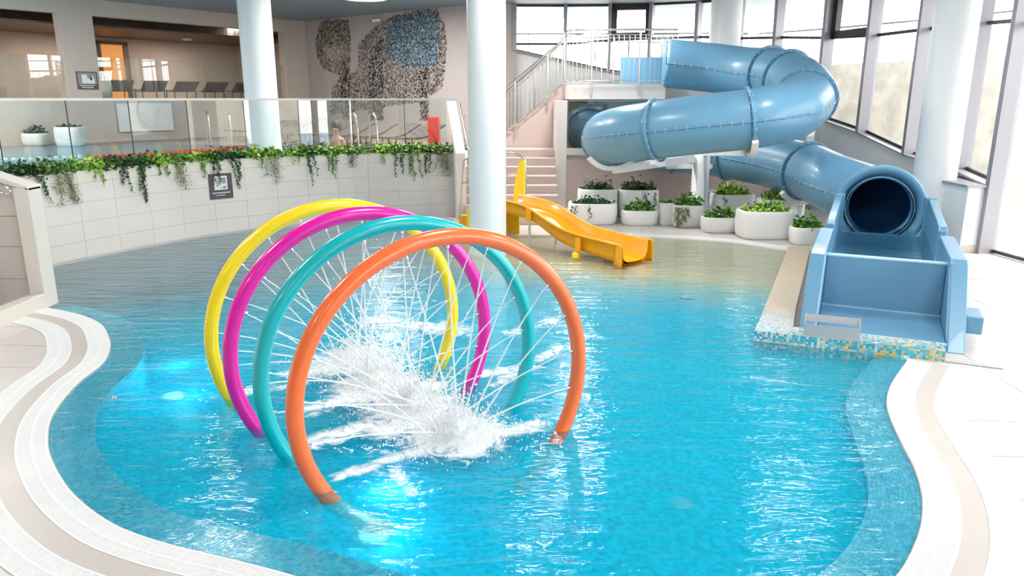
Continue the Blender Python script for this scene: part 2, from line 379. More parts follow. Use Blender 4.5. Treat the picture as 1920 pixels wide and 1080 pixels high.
def grating(P, d0, d1, z, label, pitch=.017):
    C = resample(offs(P, (d0+d1)/2), pitch); w = abs(d1-d0)/2; r = root('overflow_grating', C[len(C)//2], label, 'grating')
    b = MB(); c = MB()
    for i, p in enumerate(C[:-1]):
        t = (C[i+1]-p).normalized(); n = Vector((-t.y, t.x, 0)); h = t*pitch*.34
        q = [p-n*w-h, p+n*w-h, p+n*w+h, p-n*w+h]
        b.add([(*k.xy, z) for k in q]+[(*k.xy, z-.012) for k in q], [(0,3,2,1),(0,1,5,4),(1,2,6,5),(2,3,7,6),(3,0,4,7)])
    b.build('slat', 'grate', r, kind='stuff')
    for d in (d0, (d0+d1)/2, d1):
        ribbon(P, d-.006, d+.006, z+.0005, 'rail', 'grate', r)
    ribbon(P, d0, d1, z-.010, 'gutter', 'dark', r, .002)
    return r
KL = K
grating(KL, -.012, -.20, .006, 'white slatted overflow grating following the near edge of the pool')
ribbon(KL, -.205, -.345, .004, 'curb_strip', 'strip', None, label='beige tile strip curving between the two white gratings', cat='tile strip')
grating(KL, -.35, -.55, .006, 'outer white slatted grating ring farther from the water on the near deck')
fr = [V2(p) for p in farc if p.x > 1.5]
fr = resample(fr, .05)
def farsheet(): 
    ribbon(fr, -.02, -.12, .006, 'curb_strip', 'coptile', None, label='cream edge strip between beach water and planters', cat='tile strip')
    grating(fr, -.13, -.33, .006, 'white slatted grating in front of the white planters')
farsheet()
bk = resample([V2(p) for p in farc if p.x < -.9], .05)
grating(bk, -.02, -.17, .006, 'short white grating curving at the foot of the ivy wall')
# drain grate right of the mosaic wall
dg = MB(); dr = root('drain_grating', G(1825,683), 'short narrow drain grating in the white deck beside the slide foot', 'grating')
a0, a1 = G(1772,676), G(1880,690); dv = (a1-a0); nn = Vector((-dv.y, dv.x, 0)).normalized()
for i in range(40):
    p = a0+dv*(i/40); q = a0+dv*((i+.6)/40)
    dg.obox(p, q, .045, .001, .008)
dg.build('slat', 'grate', dr, kind='stuff'); MB().obox(a0, a1, .05, -.001, .003).build('gutter', 'dark', dr)
# ledge of mosaic under the waterline
def ledge():
    T = .0245; P = resample(K, T); rows = 12; b = MB(); rnd = random.Random(3)
    pal = [(.02,.38,.55),(.03,.44,.60),(.05,.50,.64),(.015,.33,.50),(.10,.52,.62)]
    offA = [offs(P, T*r+.0015) for r in range(rows)]; offB = [offs(P, T*r+T-.0015) for r in range(rows)]
    for r in range(rows):
        z = -.012-.002*r
        for i in range(len(P)-1):
            if P[i].y < 2.6: continue
            a = offA[r][i]; bb = offA[r][i+1]; c = offB[r][i+1]; d = offB[r][i]; e = (bb-a)*.06
            b.add([(a.x+e.x,a.y+e.y,z),(bb.x-e.x,bb.y-e.y,z),(c.x-e.x,c.y-e.y,z),(d.x+e.x,d.y+e.y,z)], [(0,1,2,3)], rnd.choice(pal))
    L_ = root('pool_ledge', (0,2.8,-.1), 'turquoise mosaic ledge under shallow water along the near pool edge', 'pool ledge')
    b.build('mosaic_tile', 'tess', L_, kind='stuff')
    A = P; B = offs(P, T*rows); n = len(P); g = MB()
    g.add([(*p.xy, -.016) for p in A]+[(*p.xy, -.040) for p in B], [(i,i+1,n+i+1,n+i) for i in range(n-1)]); sk_ = MB(); sk_.add([(*p.xy, -.040) for p in B]+[(*p.xy, -.9) for p in B], [(i,i+1,n+i+1,n+i) for i in range(n-1)]); sk_.build('basin_side', 'basin', L_)
    g.build('grout_bed', mat('ledge_grout', (.30,.62,.70), .7), L_)
    # thin kerb wall between ledge and gutter
    g = MB(); g.add([(*p.xy, -.2) for p in A]+[(*p.xy, .003) for p in A], [(i,i+1,n+i+1,n+i)[::-1] for i in range(n-1)]); g.build('edge_face', 'coptile', L_)
ledge()
def depth_at(p):
    t = min(1, max(0, (p.y-.05*p.x+.30*abs(p.x)-7.5)/4.2)); t = t*t*(3-2*t); return -.42+t*.37
# basin floor (height follows the beach slope)
def basin():
    P = [[Vector((p.x, p.y, 0)) for p in pool]]; flat = P[0]
    bm = bmesh.new(); vv = [bm.verts.new(v) for v in flat]
    for t in tessellate_polygon(P):
        try: bm.faces.new([vv[i] for i in t])
        except ValueError: pass
    for i in range(0, 30):
        bmesh.ops.bisect_plane(bm, geom=bm.verts[:]+bm.edges[:]+bm.faces[:], plane_co=(0, 2+i*.5, 0), plane_no=(0, 1, 0))
        bmesh.ops.bisect_plane(bm, geom=bm.verts[:]+bm.edges[:]+bm.faces[:], plane_co=(-8+i*.5, 0, 0), plane_no=(1, 0, 0))
    for v in bm.verts:
        v.co.z = depth_at(v.co)
    for f in bm.faces:
        f.normal_update()
        if f.normal.z < 0: f.normal_flip()
    me = D.meshes.new('floor'); bm.to_mesh(me); bm.free(); me.materials.append(M['basin']); o = D.objects.new('floor', me); link(o); o['kind'] = 'structure'
    pf = [V2(p) for p in pool[len(K)+2:]]; g = MB(); n = len(pf)
    g.add([(*p.xy, -1.2) for p in pf]+[(*p.xy, .0) for p in pf], [(i,i+1,n+i+1,n+i) for i in range(n-1)]); g.build('wall_basin', 'coptile', None, kind='structure')
basin()
def turbid():       # the clouded body of the water below the clear top layer
    m = D.materials.new('turbid_water'); m.use_nodes = True; nt = m.node_tree; N = nt.nodes; L = nt.links; N.remove(N['Principled BSDF'])
    tc = N.new('ShaderNodeTexCoord'); sp = N.new('ShaderNodeSeparateXYZ'); L.new(tc.outputs['Object'], sp.inputs[0])
    d0 = N.new('ShaderNodeMath'); d0.operation = 'MULTIPLY_ADD'; d0.inputs[1].default_value = -.05; L.new(sp.outputs[0], d0.inputs[0]); L.new(sp.outputs[1], d0.inputs[2])
    da = N.new('ShaderNodeMath'); da.operation = 'ABSOLUTE'; L.new(sp.outputs[0], da.inputs[0])
    dy = N.new('ShaderNodeMath'); dy.operation = 'MULTIPLY_ADD'; dy.inputs[1].default_value = .30; L.new(da.outputs[0], dy.inputs[0]); L.new(d0.outputs[0], dy.inputs[2])
    dm = N.new('ShaderNodeMapRange'); dm.inputs[1].default_value = 7.2; dm.inputs[2].default_value = 10.6; dm.inputs[3].default_value = .60; dm.inputs[4].default_value = .0; L.new(dy.outputs[0], dm.inputs[0])
    n = N.new('ShaderNodeTexNoise'); n.inputs['Scale'].default_value = 26; n.inputs['Detail'].default_value = 3; L.new(tc.outputs['Object'], n.inputs['Vector'])
    mr = N.new('ShaderNodeMapRange'); mr.inputs[1].default_value = .3; mr.inputs[2].default_value = .7; mr.inputs[3].default_value = .80; mr.inputs[4].default_value = 1.2; L.new(n.outputs['Fac'], mr.inputs[0])
    mx = N.new('ShaderNodeMix'); mx.data_type = 'RGBA'; mx.blend_type = 'MULTIPLY'; mx.inputs[0].default_value = 1; mx.inputs[6].default_value = (.0, .70, .86, 1); L.new(mr.outputs[0], mx.inputs[7])
    tr = N.new('ShaderNodeBsdfTransparent'); tr.inputs[0].default_value = (.9, .98, 1, 1); d1 = N.new('ShaderNodeBsdfDiffuse'); L.new(mx.outputs[2], d1.inputs[0]); d2 = N.new('ShaderNodeBsdfTranslucent'); L.new(mx.outputs[2], d2.inputs[0]); df = N.new('ShaderNodeMixShader'); df.inputs[0].default_value = .3; L.new(d1.outputs[0], df.inputs[1]); L.new(d2.outputs[0], df.inputs[2])
    ms = N.new('ShaderNodeMixShader'); L.new(dm.outputs[0], ms.inputs[0]); L.new(tr.outputs[0], ms.inputs[1]); L.new(df.outputs[0], ms.inputs[2]); L.new(ms.outputs[0], N['Material Output'].inputs[0])
    inner = [V2(p) for p in offs(K, .30)]+[V2(p) for p in pool[len(K):]]
    flatpoly([inner], -.09, 'clouded_water', m, kind='stuff', label='clouded cyan body of the pool water under the surface', cat='water')
turbid()
wat = flatpoly([pool], -.004, 'pool_water', 'water', kind='stuff', label='bright turquoise rippled water filling the curved splash pool', cat='water')
# floor drains, jet fitting and under-water lamps
def disc(name, c, r, m, label, cat, tilt=None):
    b = MB(); b.lathe((0,0,0), [(.001,.02),(r*.7,.02),(r*.72,.014),(r*.95,.014),(r,0)], 24)
    o = b.build(name, m, None, label, cat); o.location = c; return o
for (u, v, lab) in ((1277,945,'round steel floor drain under the front right water'), (1522,752,'round steel floor drain near the right pool edge'), (1290,545,'round steel floor drain in the sandy shallows'), (213,745,None)):
    p = G(u, v, -.3); p = G(u, v, depth_at(p)); 
    if lab: disc('floor_drain', (p.x, p.y, depth_at(p)+.003), .085, 'steelmatt', lab, 'drain')
j = disc('pool_inlet', (*G(213,745,-.03).xy, -.034), .03, 'steel', 'small round steel inlet fitting at the left pool ledge', 'inlet')
for (u, v, lab, w) in ((325,742,'submerged cyan pool lamp left of the yellow hoop', 8), (700,1000,'submerged cyan pool lamp in the front water', 7)):
    p = G(u, v, -.4)
    r = root('pool_lamp', (p.x, p.y, -.42), lab, 'lamp')
    MB().lathe((p.x, p.y, -.42), [(.001,.03),(.08,.03),(.10,.0)], 24).build('lens', 'poollamp', r)
    MB().lathe((p.x, p.y, -.425), [(.10,.0),(.10,.03),(.13,.03),(.14,.0)], 24).build('rim', 'steelmatt', r)
    l = D.lights.new('pool_lamp_light', 'POINT'); l.energy = w; l.color = (.15,.8,1); l.shadow_soft_size = .1
    lo = D.objects.new('pool_lamp_light', l); link(lo, r); lo.location = (p.x+.1, p.y, -.2)
# ------------------------------------------------------------------ ivy wall with planter trough
wallr = root('wall_left', (-5,13,0), kind='structure'); 
b = MB(); Wc = resample(WALLC, .15); back = offs(Wc, .42)
n = len(Wc); F0 = offs(Wc, .012)
b.add([(*p.xy,-.06) for p in F0]+[(*p.xy,1.30) for p in F0]+[(*p.xy,1.30) for p in offs(Wc,.07)]+[(*p.xy,1.20) for p in offs(Wc,.07)]+[(*p.xy,1.20) for p in back],
   [(k*n+i,k*n+i+1,(k+1)*n+i+1,(k+1)*n+i) for k in range(4) for i in range(n-1)]); b.build('wall_body', mat('pale_joint', (.60,.565,.535), .8), wallr)
Lw = sum((b_-a_).length for a_, b_ in zip(Wc, Wc[1:]))
TW = .6; nt = int(Lw/TW); Rw = resample(Wc, Lw/nt/2)
for i in range(nt):
    p, m_, q = Rw[2*i], Rw[2*i+1], Rw[2*i+2]
    for (z0, z1, mm) in ((-.04,.25,'walltile'),(.25,.55,'walltile'),(.55,.85,'walltile'),(.85,1.15,'walltile'),(1.15,1.335,'coptile')):
        g = .0018; d = (q-p).normalized(); nn = Vector((-d.y, d.x, 0))
        P3 = [p+d*g, m_, q-d*g]; bb = MB(); w = .065 if mm == 'coptile' else .012
        fr3 = P3; bk3 = [k+nn*w for k in P3]; off = -.004 if mm == 'coptile' else 0
        vs = [(*(k+nn*off).xy, z0+g) for k in fr3]+[(*(k+nn*off).xy, z1-g) for k in fr3]+[(*k.xy, z1-g) for k in bk3]+[(*k.xy, z0+g) for k in bk3]
        bb.add(vs, [(0,1,4,3),(1,2,5,4),(3,4,7,6),(4,5,8,7),(9,10,1,0),(10,11,2,1),(0,3,6,9),(2,11,8,5)])
        bb.build('tile', mm, wallr)
sb = MB(); A = offs(Wc,.075); B = offs(Wc,.36); sb.add([(*p.xy,1.27) for p in A]+[(*p.xy,1.27) for p in B], [(i,i+1,n+i+1,n+i) for i in range(n-1)]); sb.build('soil', 'soil', wallr)
# glass balustrade on the ivy wall
gr_ = root('glass_balustrade', (-4,15,1.3), 'long clear glass balustrade with white top rail above the trailing ivy', 'balustrade')
GL = resample([p for p in offs(Wc, .39)], 1.12)
for a_, b_ in zip(GL, GL[1:]):
    d = (b_-a_).normalized()*.008; MB().obox(a_+d, b_-d, .006, 1.22, 2.378).build('glass_pane', 'glass', gr_)
    MB().obox(a_-d*.7, a_+d*.7, .008, 1.22, 2.378).build('joint', 'framedark', gr_)
bb = MB()
for a_, b_ in zip(GL, GL[1:]): bb.obox(a_, b_, .028, 2.378, 2.418)
bb.build('top_rail', 'coptile', gr_)
# ------------------------------------------------------------------ upper deck
UD = 1.3
ud = [(-1.15,15.75),(-1.4,17.4),(.9,17.4),(.9,17.1),(9,17.1),(9,23),(-1,23),(-7,27),(-17,14),(-12,8),(-9,8.2)]+[tuple(p.xy) for p in back]
flatpoly([ud], UD, 'floor', 'deckbrown', label='brown tiled upper pool deck')
up = [p for p in offs(Wc, .5) if p.x < -3.6]
upoly = [tuple(p.xy) for p in up]+[(-3.6,17.0),(-5,18.1),(-7,18.7),(-10,18.5),(-12.4,17.6),(-11.5,12)]
flatpoly([upoly], UD+.012, 'upper_pool_water', 'water2', kind='stuff', label='pale blue water of the upper pool behind the glass', cat='water')
flatpoly([upoly], UD+.004, 'upper_pool_basin', mat('upper_basin', (.25,.50,.60), .4, var=.1), kind='stuff', label='blue tiled bottom of the upper pool behind the glass', cat='pool basin')
# loggia wall
LA = Vector((-6.7,25.7,0)); LD = Vector((-.588,-.809,0)); LN = Vector((.809,-.588,0))
def lp(k, d=0): return LA+LD*k+LN*d
def kof(u):   # distance along the loggia wall seen at column u (on the horizon)
    r = ((u-960)/FPX)/(CC+.2547*SS); return (LA.x-r*LA.y)/(r*LD.y-LD.x)
def lbox(b, k0, k1, z0, z1, t=.3, d=0):
    p, q = lp(k0, d-t/2), lp(k1, d-t/2); return b.obox(p, q, t/2, z0, z1)
ko2a, ko2b, ko1b = kof(541), kof(193), kof(131)
b = MB(); lbox(b, -.3, 22, UD, 2.4); lbox(b, -.3, 22, 4.48, CEIL); lbox(b, -.3, ko2a, 2.4, 4.48); lbox(b, ko2b, ko1b, 2.4, 4.48)
b.build('wall_loggia', 'plaster', None, kind='structure')
b = MB(); b.obox(lp(-.3,-4), lp(22,-4), .1, 2.3, CEIL); b.obox(lp(0,-.3), lp(0,-4), .1, 2.3, CEIL); b.obox(lp(9.3,-1.6), lp(9.3,-4), .15, 2.3, CEIL); b.build('wall_gallery', 'taupe', None, kind='structure')
b = MB(); b.add([(*lp(-.3,-.3).xy,2.4),(*lp(22,-.3).xy,2.4),(*lp(22,-4).xy,2.4),(*lp(-.3,-4).xy,2.4)], [(0,1,2,3)]); b.build('floor', 'deckbrown', None, kind='structure')
b = MB(); b.obox(lp(-.3,-2.3), lp(22,-2.3), 1.75, 4.25, 4.3); b.build('ceiling', 'brown', None, kind='structure')
gb = root('glass_balustrade', (*lp(4).xy, 2.4), 'gallery glass balustrade between the beige pillars', 'balustrade')
for k0, k1 in ((ko2a, ko2b), (ko1b, ko1b+5)):
    m_ = max(1, int(round((k1-k0)/1.4)))
    for i in range(m_):
        a_, b_ = lp(k0+(k1-k0)*i/m_+.01, -.1), lp(k0+(k1-k0)*(i+1)/m_-.01, -.1)
        MB().obox(a_, b_, .006, 2.4, 3.46).build('glass_pane', 'glass', gb)
dr_ = root('door_1', (*lp(kof(213)-.2,-3.9).xy, 2.4), kind='structure')
b = MB(); r_ = ((213-960)/FPX)/(CC+.30*SS); d_ = -3.86; k = ((LA.x+LN.x*d_)-r_*(LA.y+LN.y*d_))/(r_*LD.y-LD.x)+.25; b.obox(lp(k-.75,-3.86), lp(k-.6,-3.86), .05, 2.4, 4.15); b.obox(lp(k+.1,-3.86), lp(k+.25,-3.86), .05, 2.4, 4.15); b.obox(lp(k-.75,-3.86), lp(k+.25,-3.86), .05, 4.05, 4.15); b.build('door_frame', 'brown', dr_)
MB().obox(lp(k-.6,-3.88), lp(k+.1,-3.88), .02, 2.4, 4.05).build('door_panel', 'doorlit', dr_)
for kk_ in (3.0, 6.5, 11.0):  # added fittings that brighten the gallery
    p = lp(kk_, -2.2); r = root('ceiling_lamp_or_fill', (p.x,p.y,4.24), 'small added downlight in the brown gallery soffit', 'lamp', 'added gallery fill lights')
    MB().lathe((p.x,p.y,4.20), [(.001,.012),(.10,.012),(.12,0),(.14,.0),(.14,.05)], 24).build('fill_light', 'white', r)
    l = D.lights.new('gallery_fill_source', 'AREA'); l.shape = 'DISK'; l.size = .3; l.energy = 55; l.color = (1,.9,.78); lo = D.objects.new('gallery_fill_source', l); link(lo, r); lo.location = (p.x,p.y,4.19)
# mosaic wall
MA = Vector((-6.7,25.7,0)); MBp = Vector((-.6,21.0,0)); MD = (MBp-MA).normalized(); MN = Vector((MD.y, -MD.x, 0))
b = MB(); b.obox(MA, MBp, .12, UD, CEIL); b.obox(MBp, (.1,21.15), .12, 0, CEIL); b.build('wall_mosaic', 'plaster_grey', None, kind='structure')
def mosaic():
    b = MB(); rnd = random.Random(5)
    def hit(u, v):   # pixel on the photo -> point of that wall
        d = ray(u, v); t = (MN.dot(MA-Vector((0,0,EYE))))/MN.dot(d); return Vector((0,0,EYE))+d*t
    def ell(x, y, pts):   # inside polygon
        c = False; j = len(pts)-1
        for i in range(len(pts)):
            if (pts[i][1] > y) != (pts[j][1] > y) and x < (pts[j][0]-pts[i][0])*(y-pts[i][1])/(pts[j][1]-pts[i][1])+pts[i][0]: c = not c
            j = i
        return c
    crown1 = [(601,60),(608,40),(640,36),(658,38),(663,70),(663,100),(658,125),(640,140),(612,130),(600,105),(597,80)]
    crown2 = [(677,130),(678,85),(690,70),(705,52),(745,30),(790,20),(825,18),(838,45),(843,80),(840,130),(834,165),(815,178),(790,172),(800,190),(625,215),(628,165),(645,145),(675,132)]
    blue = [(730,50),(760,30),(825,22),(828,60),(826,120),(800,128),(760,122),(730,108)]
    trunks = [[(640,105),(662,105),(660,250),(648,250)], [(698,95),(723,72),(724,110),(724,250),(696,250)], [(790,128),(810,128),(808,250),(795,250)]]
    for _ in range(23000):
        u = rnd.uniform(595,846); v = rnd.uniform(15,225)
        inn = None
        for t in trunks:
            if ell(u, v, t): inn = 't'
        if not inn:
            if ell(u, v, blue): inn = 'b'
            elif ell(u, v, crown2): inn = 'c'
            elif ell(u, v, crown1): inn = 'd'
        if not inn: continue
        r = rnd.random()
        if inn == 't': c = (.02,.015,.015) if r < .6 else (.4,.36,.34)
        elif inn == 'b': c = (.10,.22,.32) if r < .35 else ((.28,.42,.50) if r < .7 else (.06,.07,.09))
        elif inn == 'c': c = (.10,.08,.08) if r < .38 else ((.36,.30,.26) if r < .7 else (.55,.52,.5))
        else: c = (.08,.06,.05) if r < .45 else ((.34,.26,.17) if r < .75 else (.5,.47,.45))
        p = hit(u, v); s = rnd.uniform(.014,.024); a = rnd.uniform(0, PI); p = p+MN*.124
        e1 = MD*math.cos(a)*s+Vector((0,0,1))*math.sin(a)*s; e2 = -MD*math.sin(a)*s+Vector((0,0,1))*math.cos(a)*s
        if p.z < UD or p.z > CEIL: continue
        b.add([p-e1-e2, p+e1-e2, p+e1+e2, p-e1+e2], [(0,1,2,3)], c)
    w = b.build('tree_mosaic', 'tess', None, 'wall mosaic of stylised trees in dark, sand and blue chips', 'mosaic', kind='stuff')
mosaic()
cc = root('security_camera', hit_ := YP(705,38,23.3), 'small white security camera under the ceiling beside the tree mosaic', 'camera')
b = MB(); p = YP(705,38,23.3); b.tube([p+Vector((-.12,-.05,-.02)), p+Vector((.12,0,.02))], .05, 12); b.build('body', 'white', cc)
MB().tube([p+Vector((-.13,-.055,-.02)), p+Vector((-.06,-.03,-.01))], .04, 12).build('lens', 'framedark', cc, label='black lens'); MB().tube([p+Vector((.05,0,0)), p+Vector((.15,.2,.06))], .02, 8).build('bracket', 'white', cc)
# ------------------------------------------------------------------ ceiling
b = MB(); b.add([(-20,-12,CEIL),(10,-12,CEIL),(10,23,CEIL),(-20,30,CEIL)], [(0,3,2,1)]); b.build('ceiling', 'ceil', None, kind='structure')
LAMPS_AND_FILL = [(-4.5,5),(0.5,5),(4.5,5),(-4.5,10),(0.5,10.5),(4.5,10.5),(-10,12),(-3.6,19.3),(1.5,16),(-11.5,15.5),(-2.6,16.2),(-1.5,-4),(4,0),(-6,0)]  # all added out of view as fill, except the one before the mosaic
for i, (x, y) in enumerate(LAMPS_AND_FILL):
    r = root('ceiling_lamp_or_fill', (x, y, CEIL-.1), ['added out-of-view fill lamp under the hall ceiling', ][0] if y != 19.3 else 'round white ceiling lamp in front of the tree mosaic', 'lamp', 'added hall fill lamps' if y != 19.3 else None)
    MB().lathe((x,y,CEIL-.1), [(.5,.0),(.56,0),(.58,.02),(.58,.1)], 40).build('rim', 'white', r)
    MB().lathe((x,y,CEIL-.09), [(.5,0),(.001,.0)], 40).build('diffuser', 'lamp', r)
    l = D.lights.new('ceiling_lamp_or_fill_light', 'AREA'); l.shape = 'DISK'; l.size = 1.0; l.energy = 62 if y < 12 else 165; l.color = (1,.97,.93)
    lo = D.objects.new('ceiling_lamp_or_fill_light', l); link(lo, r); lo.location = (x, y, CEIL-.12)
# ------------------------------------------------------------------ facade
FP = [(0.05,21.2,3.69),(1.45,21.25,3.4),(2.65,21.15,3.15),(3.75,20.95,3.0),(4.9,20.45,2.7),(5.8,19.8,2.5),(6.5,18.9,2.2),(7.25,17.7,2.0),(7.65,16.35,1.72),(7.95,14.86,1.35),(8.05,13.25,1.2),(7.7,11.7,1.1)]
NP = [(7.7,11.7,.02),(7.85,10.1,.02),(7.9,8.5,.02),(7.9,6.9,.02),(7.9,5.3,.02),(7.9,3.7,.02),(7.9,2.1,.02),(7.9,.5,.02),(7.9,-1.1,.02),(7.9,-2.7,.02),(7.9,-4.3,.02),(7.9,-5.9,.02),(7.9,-7.5,.02),(7.9,-9.1,.02)]
wi = 0
wallb = MB()
def bay(A_, B_, tr, sash=False):
    global wi
    wi += 1; a = Vector(A_[:2]); b_ = Vector(B_[:2]); r = root('window_%d' % wi, ((a.x+b_.x)/2, (a.y+b_.y)/2, A_[2]), kind='structure')
    d = (b_-a).normalized(); nrm = Vector((d.y, -d.x))
    if nrm.dot(Vector((0,8))-a) < 0: nrm = -nrm
    sa, sb_ = A_[2], B_[2]
    # mullion at a: deep fin
    MB().obox(a-nrm*.05, a+nrm*.24, .045, sa-.02, CEIL).build('mullion', 'frame', r)
    q = MB(); q.obox(a, b_, .03, sa, sa+.05, sb_, sb_+.05); q.build('bottom_rail', 'framedark', r)
    if sa > .5: MB().obox(a+nrm*.1, b_+nrm*.1, .14, sa-.03, sa, sb_-.03, sb_).build('window_sill', 'frame', r)
    for t in tr:
        MB().obox(a, b_, .03, t[0]-.03, t[0]+.03, t[1]-.03, t[1]+.03).build('transom', 'framedark' , r)
    MB().obox(a, b_, .006, sa+.05, CEIL, sb_+.05, CEIL).build('pane', 'pane', r)
    if sash:
        e0, e1 = a+d*.05, b_-d*.05; z0, z1 = sash
        q = MB(); q.obox(e0, e0+d*.13, .07, z0, z1); q.obox(e1-d*.13, e1, .07, z0, z1); q.obox(e0, e1, .07, z0, z0+.16); q.obox(e0, e1, .07, z1-.14, z1); q.build('sash', 'framedark', r)
    MB().obox(a, b_, .05, CEIL-.06, CEIL).build('head_rail', 'framedark', r)
TR = [3.86,3.86,3.95,3.98,3.98,3.9,3.85,3.75,3.7,3.7,3.65,3.55]
for i in range(len(FP)-1):
    A_, B_ = FP[i], FP[i+1]
    bay(A_, B_, [(TR[i], TR[i+1])], (3.98,4.85) if i == 2 else ((3.72,4.85) if i == 7 else False))
    wallb.obox(A_[:2], B_[:2], .08, -.1, A_[2]-.02, -.1, B_[2]-.02)
for i in range(len(NP)-1): bay(NP[i], NP[i+1], [(3.5,3.5)])
wallb.build('wall_right', 'white', None, kind='structure')
# wall closing the hall on the other sides (behind the photographer)
b = MB(); b.obox((-14.5,-9.1),(7.9,-9.1), .1, -.1, CEIL); b.obox((-14.5,-9.1),(-14.5,15.3), .1, -.1, CEIL); b.build('wall_rear', 'plaster', None, kind='structure')
# sill box and pillar foot under the window by the slide
b = MB(); b.prism([(7.2,11.72),(7.78,11.72),(8.0,13.1),(7.25,13.1)], 0, 1.06); b.build('wall_pier', 'white', None, kind='structure', bevel=.008)
MB().prism([(7.14,11.66),(7.72,11.66),(8.0,13.1),(7.2,13.1)], 1.06, 1.09).build('trim_sill', 'frame', None, kind='structure')
MB().prism([(7.19,11.71),(7.79,11.71),(8.01,13.0),(7.24,13.1)], 0, .13).build('baseboard_right', 'strip', None, kind='structure')
# outdoors
b = MB(); b.add([(7.5,-60,-.08),(70,-60,-.08),(70,60,-.08),(7.5,60,-.08)], [(0,1,2,3)]); b.add([(-.7,21.9,3.2),(9,22.6,3.2),(9,60,3.2),(-.7,60,3.2)], [(0,1,2,3)]); b.build('outdoor_ground', 'outground', None, kind='structure')
op = root('outdoor_pool', (17,-6,-.05), 'blue outdoor pool on white paving beyond the windows', 'pool')
MB().prism([(12,-16),(23,-18),(25,-3),(15,1),(11,-5)], -.07, -.03).build('pool_basin', 'outpool', op)
SW = cat_rom([(16,2,0),(14.5,8,0),(13,13,0),(11.8,17,0),(9.8,21,0),(7.5,24,0),(3,27,0)], 5)
b = MB()
for a_, b_ in zip(SW, SW[1:]): b.obox(a_, b_, .2, -.1, 3.35)
b.build('retaining_wall', 'outwall', None, 'rough pale stone retaining wall outside the windows', 'wall')
rl = root('terrace_railing', (12,17,3.3), 'thin grey terrace railing on top of the stone wall outside', 'railing')
b = MB(); b.tube([p+Vector((0,0,4.35)) for p in SW], .025, 6); b.build('top_rail', 'outrail', rl)
b = MB()
for p in resample(SW, .16): b.tube([p+Vector((0,0,3.35)), p+Vector((0,0,4.35))], .009, 4)
b.build('baluster', 'outrail', rl, kind='stuff')
rl = root('terrace_railing', (2,23.5,3.2), 'thin grey terrace railing outside the far windows', 'railing')
b = MB(); b.tube([(-.5,23.5,4.3),(7,23.2,4.3)], .02, 6); b.build('top_rail', 'outrail', rl)
for i in range(8): MB().tube([(-.5+i*1.0,23.5-.04*i,3.2),(-.5+i*1.0,23.5-.04*i,4.3)], .014, 6).build('post', 'outrail', rl)
# ------------------------------------------------------------------ columns
def column(x, y, r, z0, z1, label):
    t = root('round_column', (x,y,z0), label, 'column')
    MB().lathe((x,y,z0), [(r,.0),(r,z1-z0)], 48).build('shaft', 'column', t)
    MB().lathe((x,y,z0), [(r+.012,0),(r+.012,.05),(r,.055)], 48).build('foot_ring', 'column', t)
column(-.385,11.75,.292,-.2,CEIL,'white round column rising from the pool in the centre')
pL = G(490,278,1.3); column(-5.55,16.95,.35,UD,CEIL,'white round column behind the glass balustrade')
column(7.22,12.75,.335,0,CEIL,'white round column by the right windows behind the slide mouth')
cB = YP(1357,100,18.6); column(cB.x, cB.y, .36, 0, CEIL, 'white round column behind the top of the blue slide')
# ------------------------------------------------------------------ stairs and platform
# flank walls of the lower flight
def profwall(p0, p1, t, prof, name, m, **kw):   # prof = [(s,z)] polygon along p0->p1
    p0 = V2(p0); p1 = V2(p1); d = (p1-p0).normalized(); nv = Vector((-d.y, d.x, 0))*t/2; b = MB(); n = len(prof)
    vs = [(p0+d*s-nv)+Vector((0,0,z)) for s, z in prof]+[(p0+d*s+nv)+Vector((0,0,z)) for s, z in prof]
    b.add(vs, [tuple(range(n)), tuple(range(n,2*n))[::-1]]+[(i, n+i, n+(i+1)%n, (i+1)%n) for i in range(n)]); return b.build(name, m, kw.pop('parent', None), **kw)
profwall((-1.02,14.95), (-1.42,17.7), .2, [(0,-.05),(2.8,-.05),(2.8,2.36),(2.5,2.36),(.1,1.40),(0,1.36)], 'wall_stair_left', 'walltile', kind='structure', bevel=.01)
hr = root('stair_handrail', (-.75,16,1.6), 'steel wall handrail on the stair flank beside the centre column', 'handrail')
b = MB(); b.tube(cat_rom([(-.86,15.2,1.35),(-.90,15.35,1.5),(-1.18,17.3,2.3)], 5), .018, 8); b.build('rail', 'steel', hr)
MB().tube([(-1.1,16.8,1.9),(-1.02,16.8,2.08)], .012, 6).build('bracket', 'steel', hr)
MB().obox((-1.32,17.5),(-1.02,15.5), .01, 1.35,1.42, 1.30,1.34).build('red_strip', 'red', hr) if False else None
MB().obox((1.07,16.4),(1.07,17.4), .12, -.05, 2.37).build('wall_stair_right', 'walltile', None, kind='structure', bevel=.01)
st = root('stone_staircase', (0,14.6,0), 'rose tiled flight of steps behind the yellow children slide', 'stairs')
for i in range(8):
    y0 = 14.5+i*.32; z = .165*(i+1)
    MB().box((-.95 if i < 3 else -1.0,y0,0 if i < 1 else z-.165),(.95,y0+.36 if i < 7 else 17.4,z)).build('step', 'pink', st, bevel=.012)
# upper flight rising to the right towards the platform
fl = root('upper_staircase', (0,17.6,UD), 'enclosed rose plastered flight rising to the slide platform', 'stairs')
profwall((-1.3,17.5), (2.6,17.5), .12, [(0,UD-.05),(2.6,UD-.05),(2.6,2.62),(2.5,2.62),(1.0,1.38),(0,1.38)], 'stringer', 'pink', parent=fl)
for i in range(8):
    x0 = -.3+i*.19; z = UD+.17*(i+1); MB().box((x0,17.56,z-.17),(x0+.24,18.6,z)).build('step', 'pink', fl)
